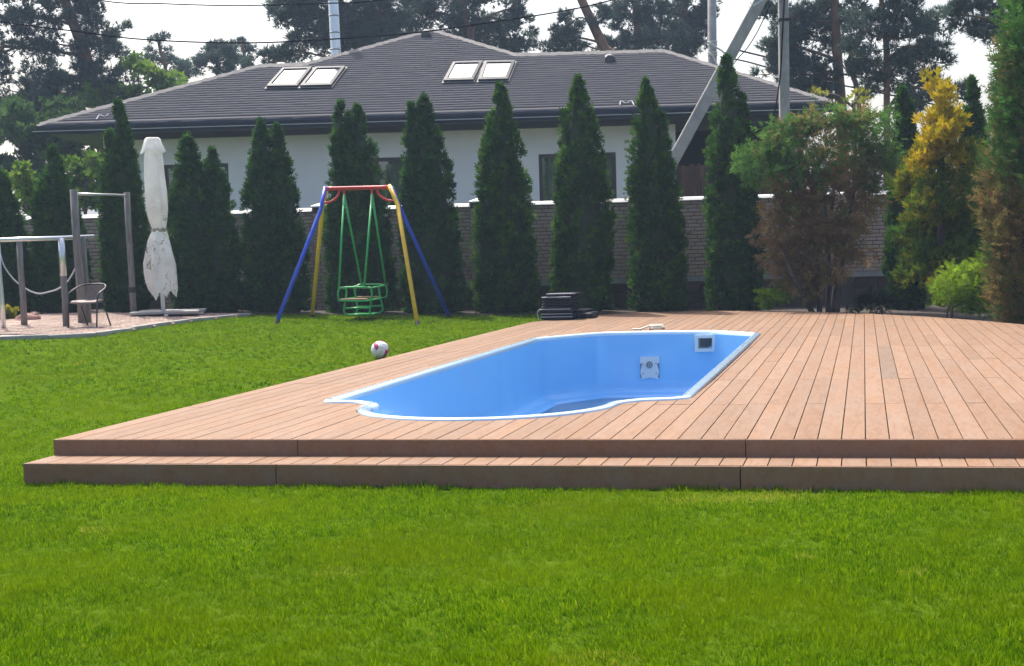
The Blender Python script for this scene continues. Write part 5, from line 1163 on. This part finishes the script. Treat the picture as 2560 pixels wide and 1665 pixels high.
pine('big dense pine right behind the steel flue', 53, [(850, 600), (850, 150), (845, -60)], .22, [(760, 30, 56, 44), (720, 20, 40, 26), (790, 80, 50, 46), (735, 120, 46, 26), (690, 145, 40, 16), (850, 50, 60, 60), (920, 60, 60, 60), (880, 110, 56, 36), (960, 30, 50, 50), (940, 105, 50, 30), (690, 40, 22, 18), (800, -50, 100, 40), (910, -60, 90, 40)], 75, dens=1.5)
pine('tall pine with a reddish trunk behind the roof peak', 55, [(1190, 600), (1178, 140), (1160, 50), (1145, -80)], .24, [(1030, 30, 56, 40), (1090, 40, 50, 36), (1010, 80, 40, 30), (1200, 40, 60, 46), (1240, 90, 60, 36), (1290, 60, 40, 30), (1262, 124, 40, 16), (1310, 95, 20, 20), (1150, 90, 50, 30), (1080, -30, 90, 40), (1200, -50, 90, 40), (1290, 20, 30, 22)], 76, dens=1.3)
pine('pine with a bare trunk leaning left, right of the roof peak', 54, [(1600, 620), (1540, 190), (1510, 120), (1482, 60), (1450, -10), (1420, -90)], .21, [(1395, 90, 36, 30), (1425, 55, 30, 20), (1380, 125, 34, 14), (1440, 110, 36, 34), (1500, 40, 24, 16), (1400, -70, 80, 30)], 77, dens=1.4)
pine('wide pine above the right ridge of the roof', 57, [(1612, 600), (1600, 150), (1590, 40), (1585, -80)], .16, [(1600, 40, 60, 44), (1540, 30, 40, 26), (1570, 95, 46, 30), (1640, 100, 50, 30), (1520, 120, 30, 18), (1590, -40, 90, 36)], 78, dens=1.35)
pine('pine with hanging clusters just left of the round pole', 58, [(1718, 600), (1715, 150), (1712, 40), (1710, -90)], .17, [(1700, 20, 50, 34), (1740, 60, 36, 34), (1680, 80, 40, 34), (1725, 115, 46, 30), (1700, 145, 40, 16), (1750, 20, 30, 30), (1720, -50, 70, 30)], 79, dens=1.35)
pine('thick straight trunked pine right of the utility pole', 44, [(2108, 600), (2104, 300), (2094, 150), (2086, 0), (2082, -100)], .17, [(1990, 40, 60, 44), (1950, 110, 46, 44), (2030, 100, 50, 44), (1985, 180, 56, 36), (2050, 190, 50, 40), (2000, 225, 40, 20), (2055, 30, 46, 34), (1930, 30, 34, 24), (2130, 30, 40, 34), (1925, 165, 24, 22), (2020, -50, 100, 40), (2070, 235, 40, 20)], 80, crad=.27, dens=1.2, L=.22)
pine('slim pine with a thin reddish trunk, left of the golden thuja', 42, [(2218, 600), (2217, 320), (2216, 120), (2206, 30), (2198, -80)], .10, [(2160, 70, 44, 40), (2270, 50, 56, 40), (2150, 140, 40, 30), (2280, 120, 60, 40), (2250, 190, 50, 34), (2330, 150, 40, 40), (2165, 190, 36, 28), (2330, 210, 40, 26), (2330, 60, 50, 40), (2230, 10, 50, 30), (2290, 245, 50, 24), (2370, 235, 30, 20), (2250, -50, 100, 40)], 81, crad=.27, dens=1.2, L=.22)
pine('crooked thin pine between the two straight trunks', 46, [(2170, 600), (2145, 240), (2118, 165), (2150, 100), (2160, 10)], .085, [(2110, 90, 36, 24), (2180, 150, 30, 20), (2170, 230, 40, 18), (2130, 130, 30, 16)], 82, crad=.25, dens=1.1, L=.2)
pine('pine branches reaching in at the top right above the big conifer', 38, [(2530, 560), (2520, 200), (2505, 60), (2500, -60)], .12, [(2440, 20, 44, 24), (2480, 50, 36, 30), (2410, 8, 30, 14), (2425, 62, 24, 12), (2470, 90, 26, 14), (2450, -40, 60, 24), (2390, 30, 16, 8)], 83, crad=.24, dens=1.1, L=.22)

# ------------------------------------------------------------------ bluish haze volume added in place of sky glare
hz_ = MB().box((0, 320, 9.0), (806, 766, 21.0)).build('veil', None); hz_['kind'] = 'stuff'; hz_['label'] = 'added thin bluish haze over the garden and the pines'
hm = bpy.data.materials.new('haze air'); hm.use_nodes = True; hn = hm.node_tree; hn.nodes.remove(hn.nodes['Principled BSDF'])
pv = hn.nodes.new('ShaderNodeVolumePrincipled'); pv.inputs['Color'].default_value = (.55, .72, 1.0, 1); pv.inputs['Density'].default_value = 0.0008; pv.inputs['Anisotropy'].default_value = 0.3
hn.links.new(pv.outputs[0], hn.nodes['Material Output'].inputs['Volume']); hz_.data.materials.append(hm)
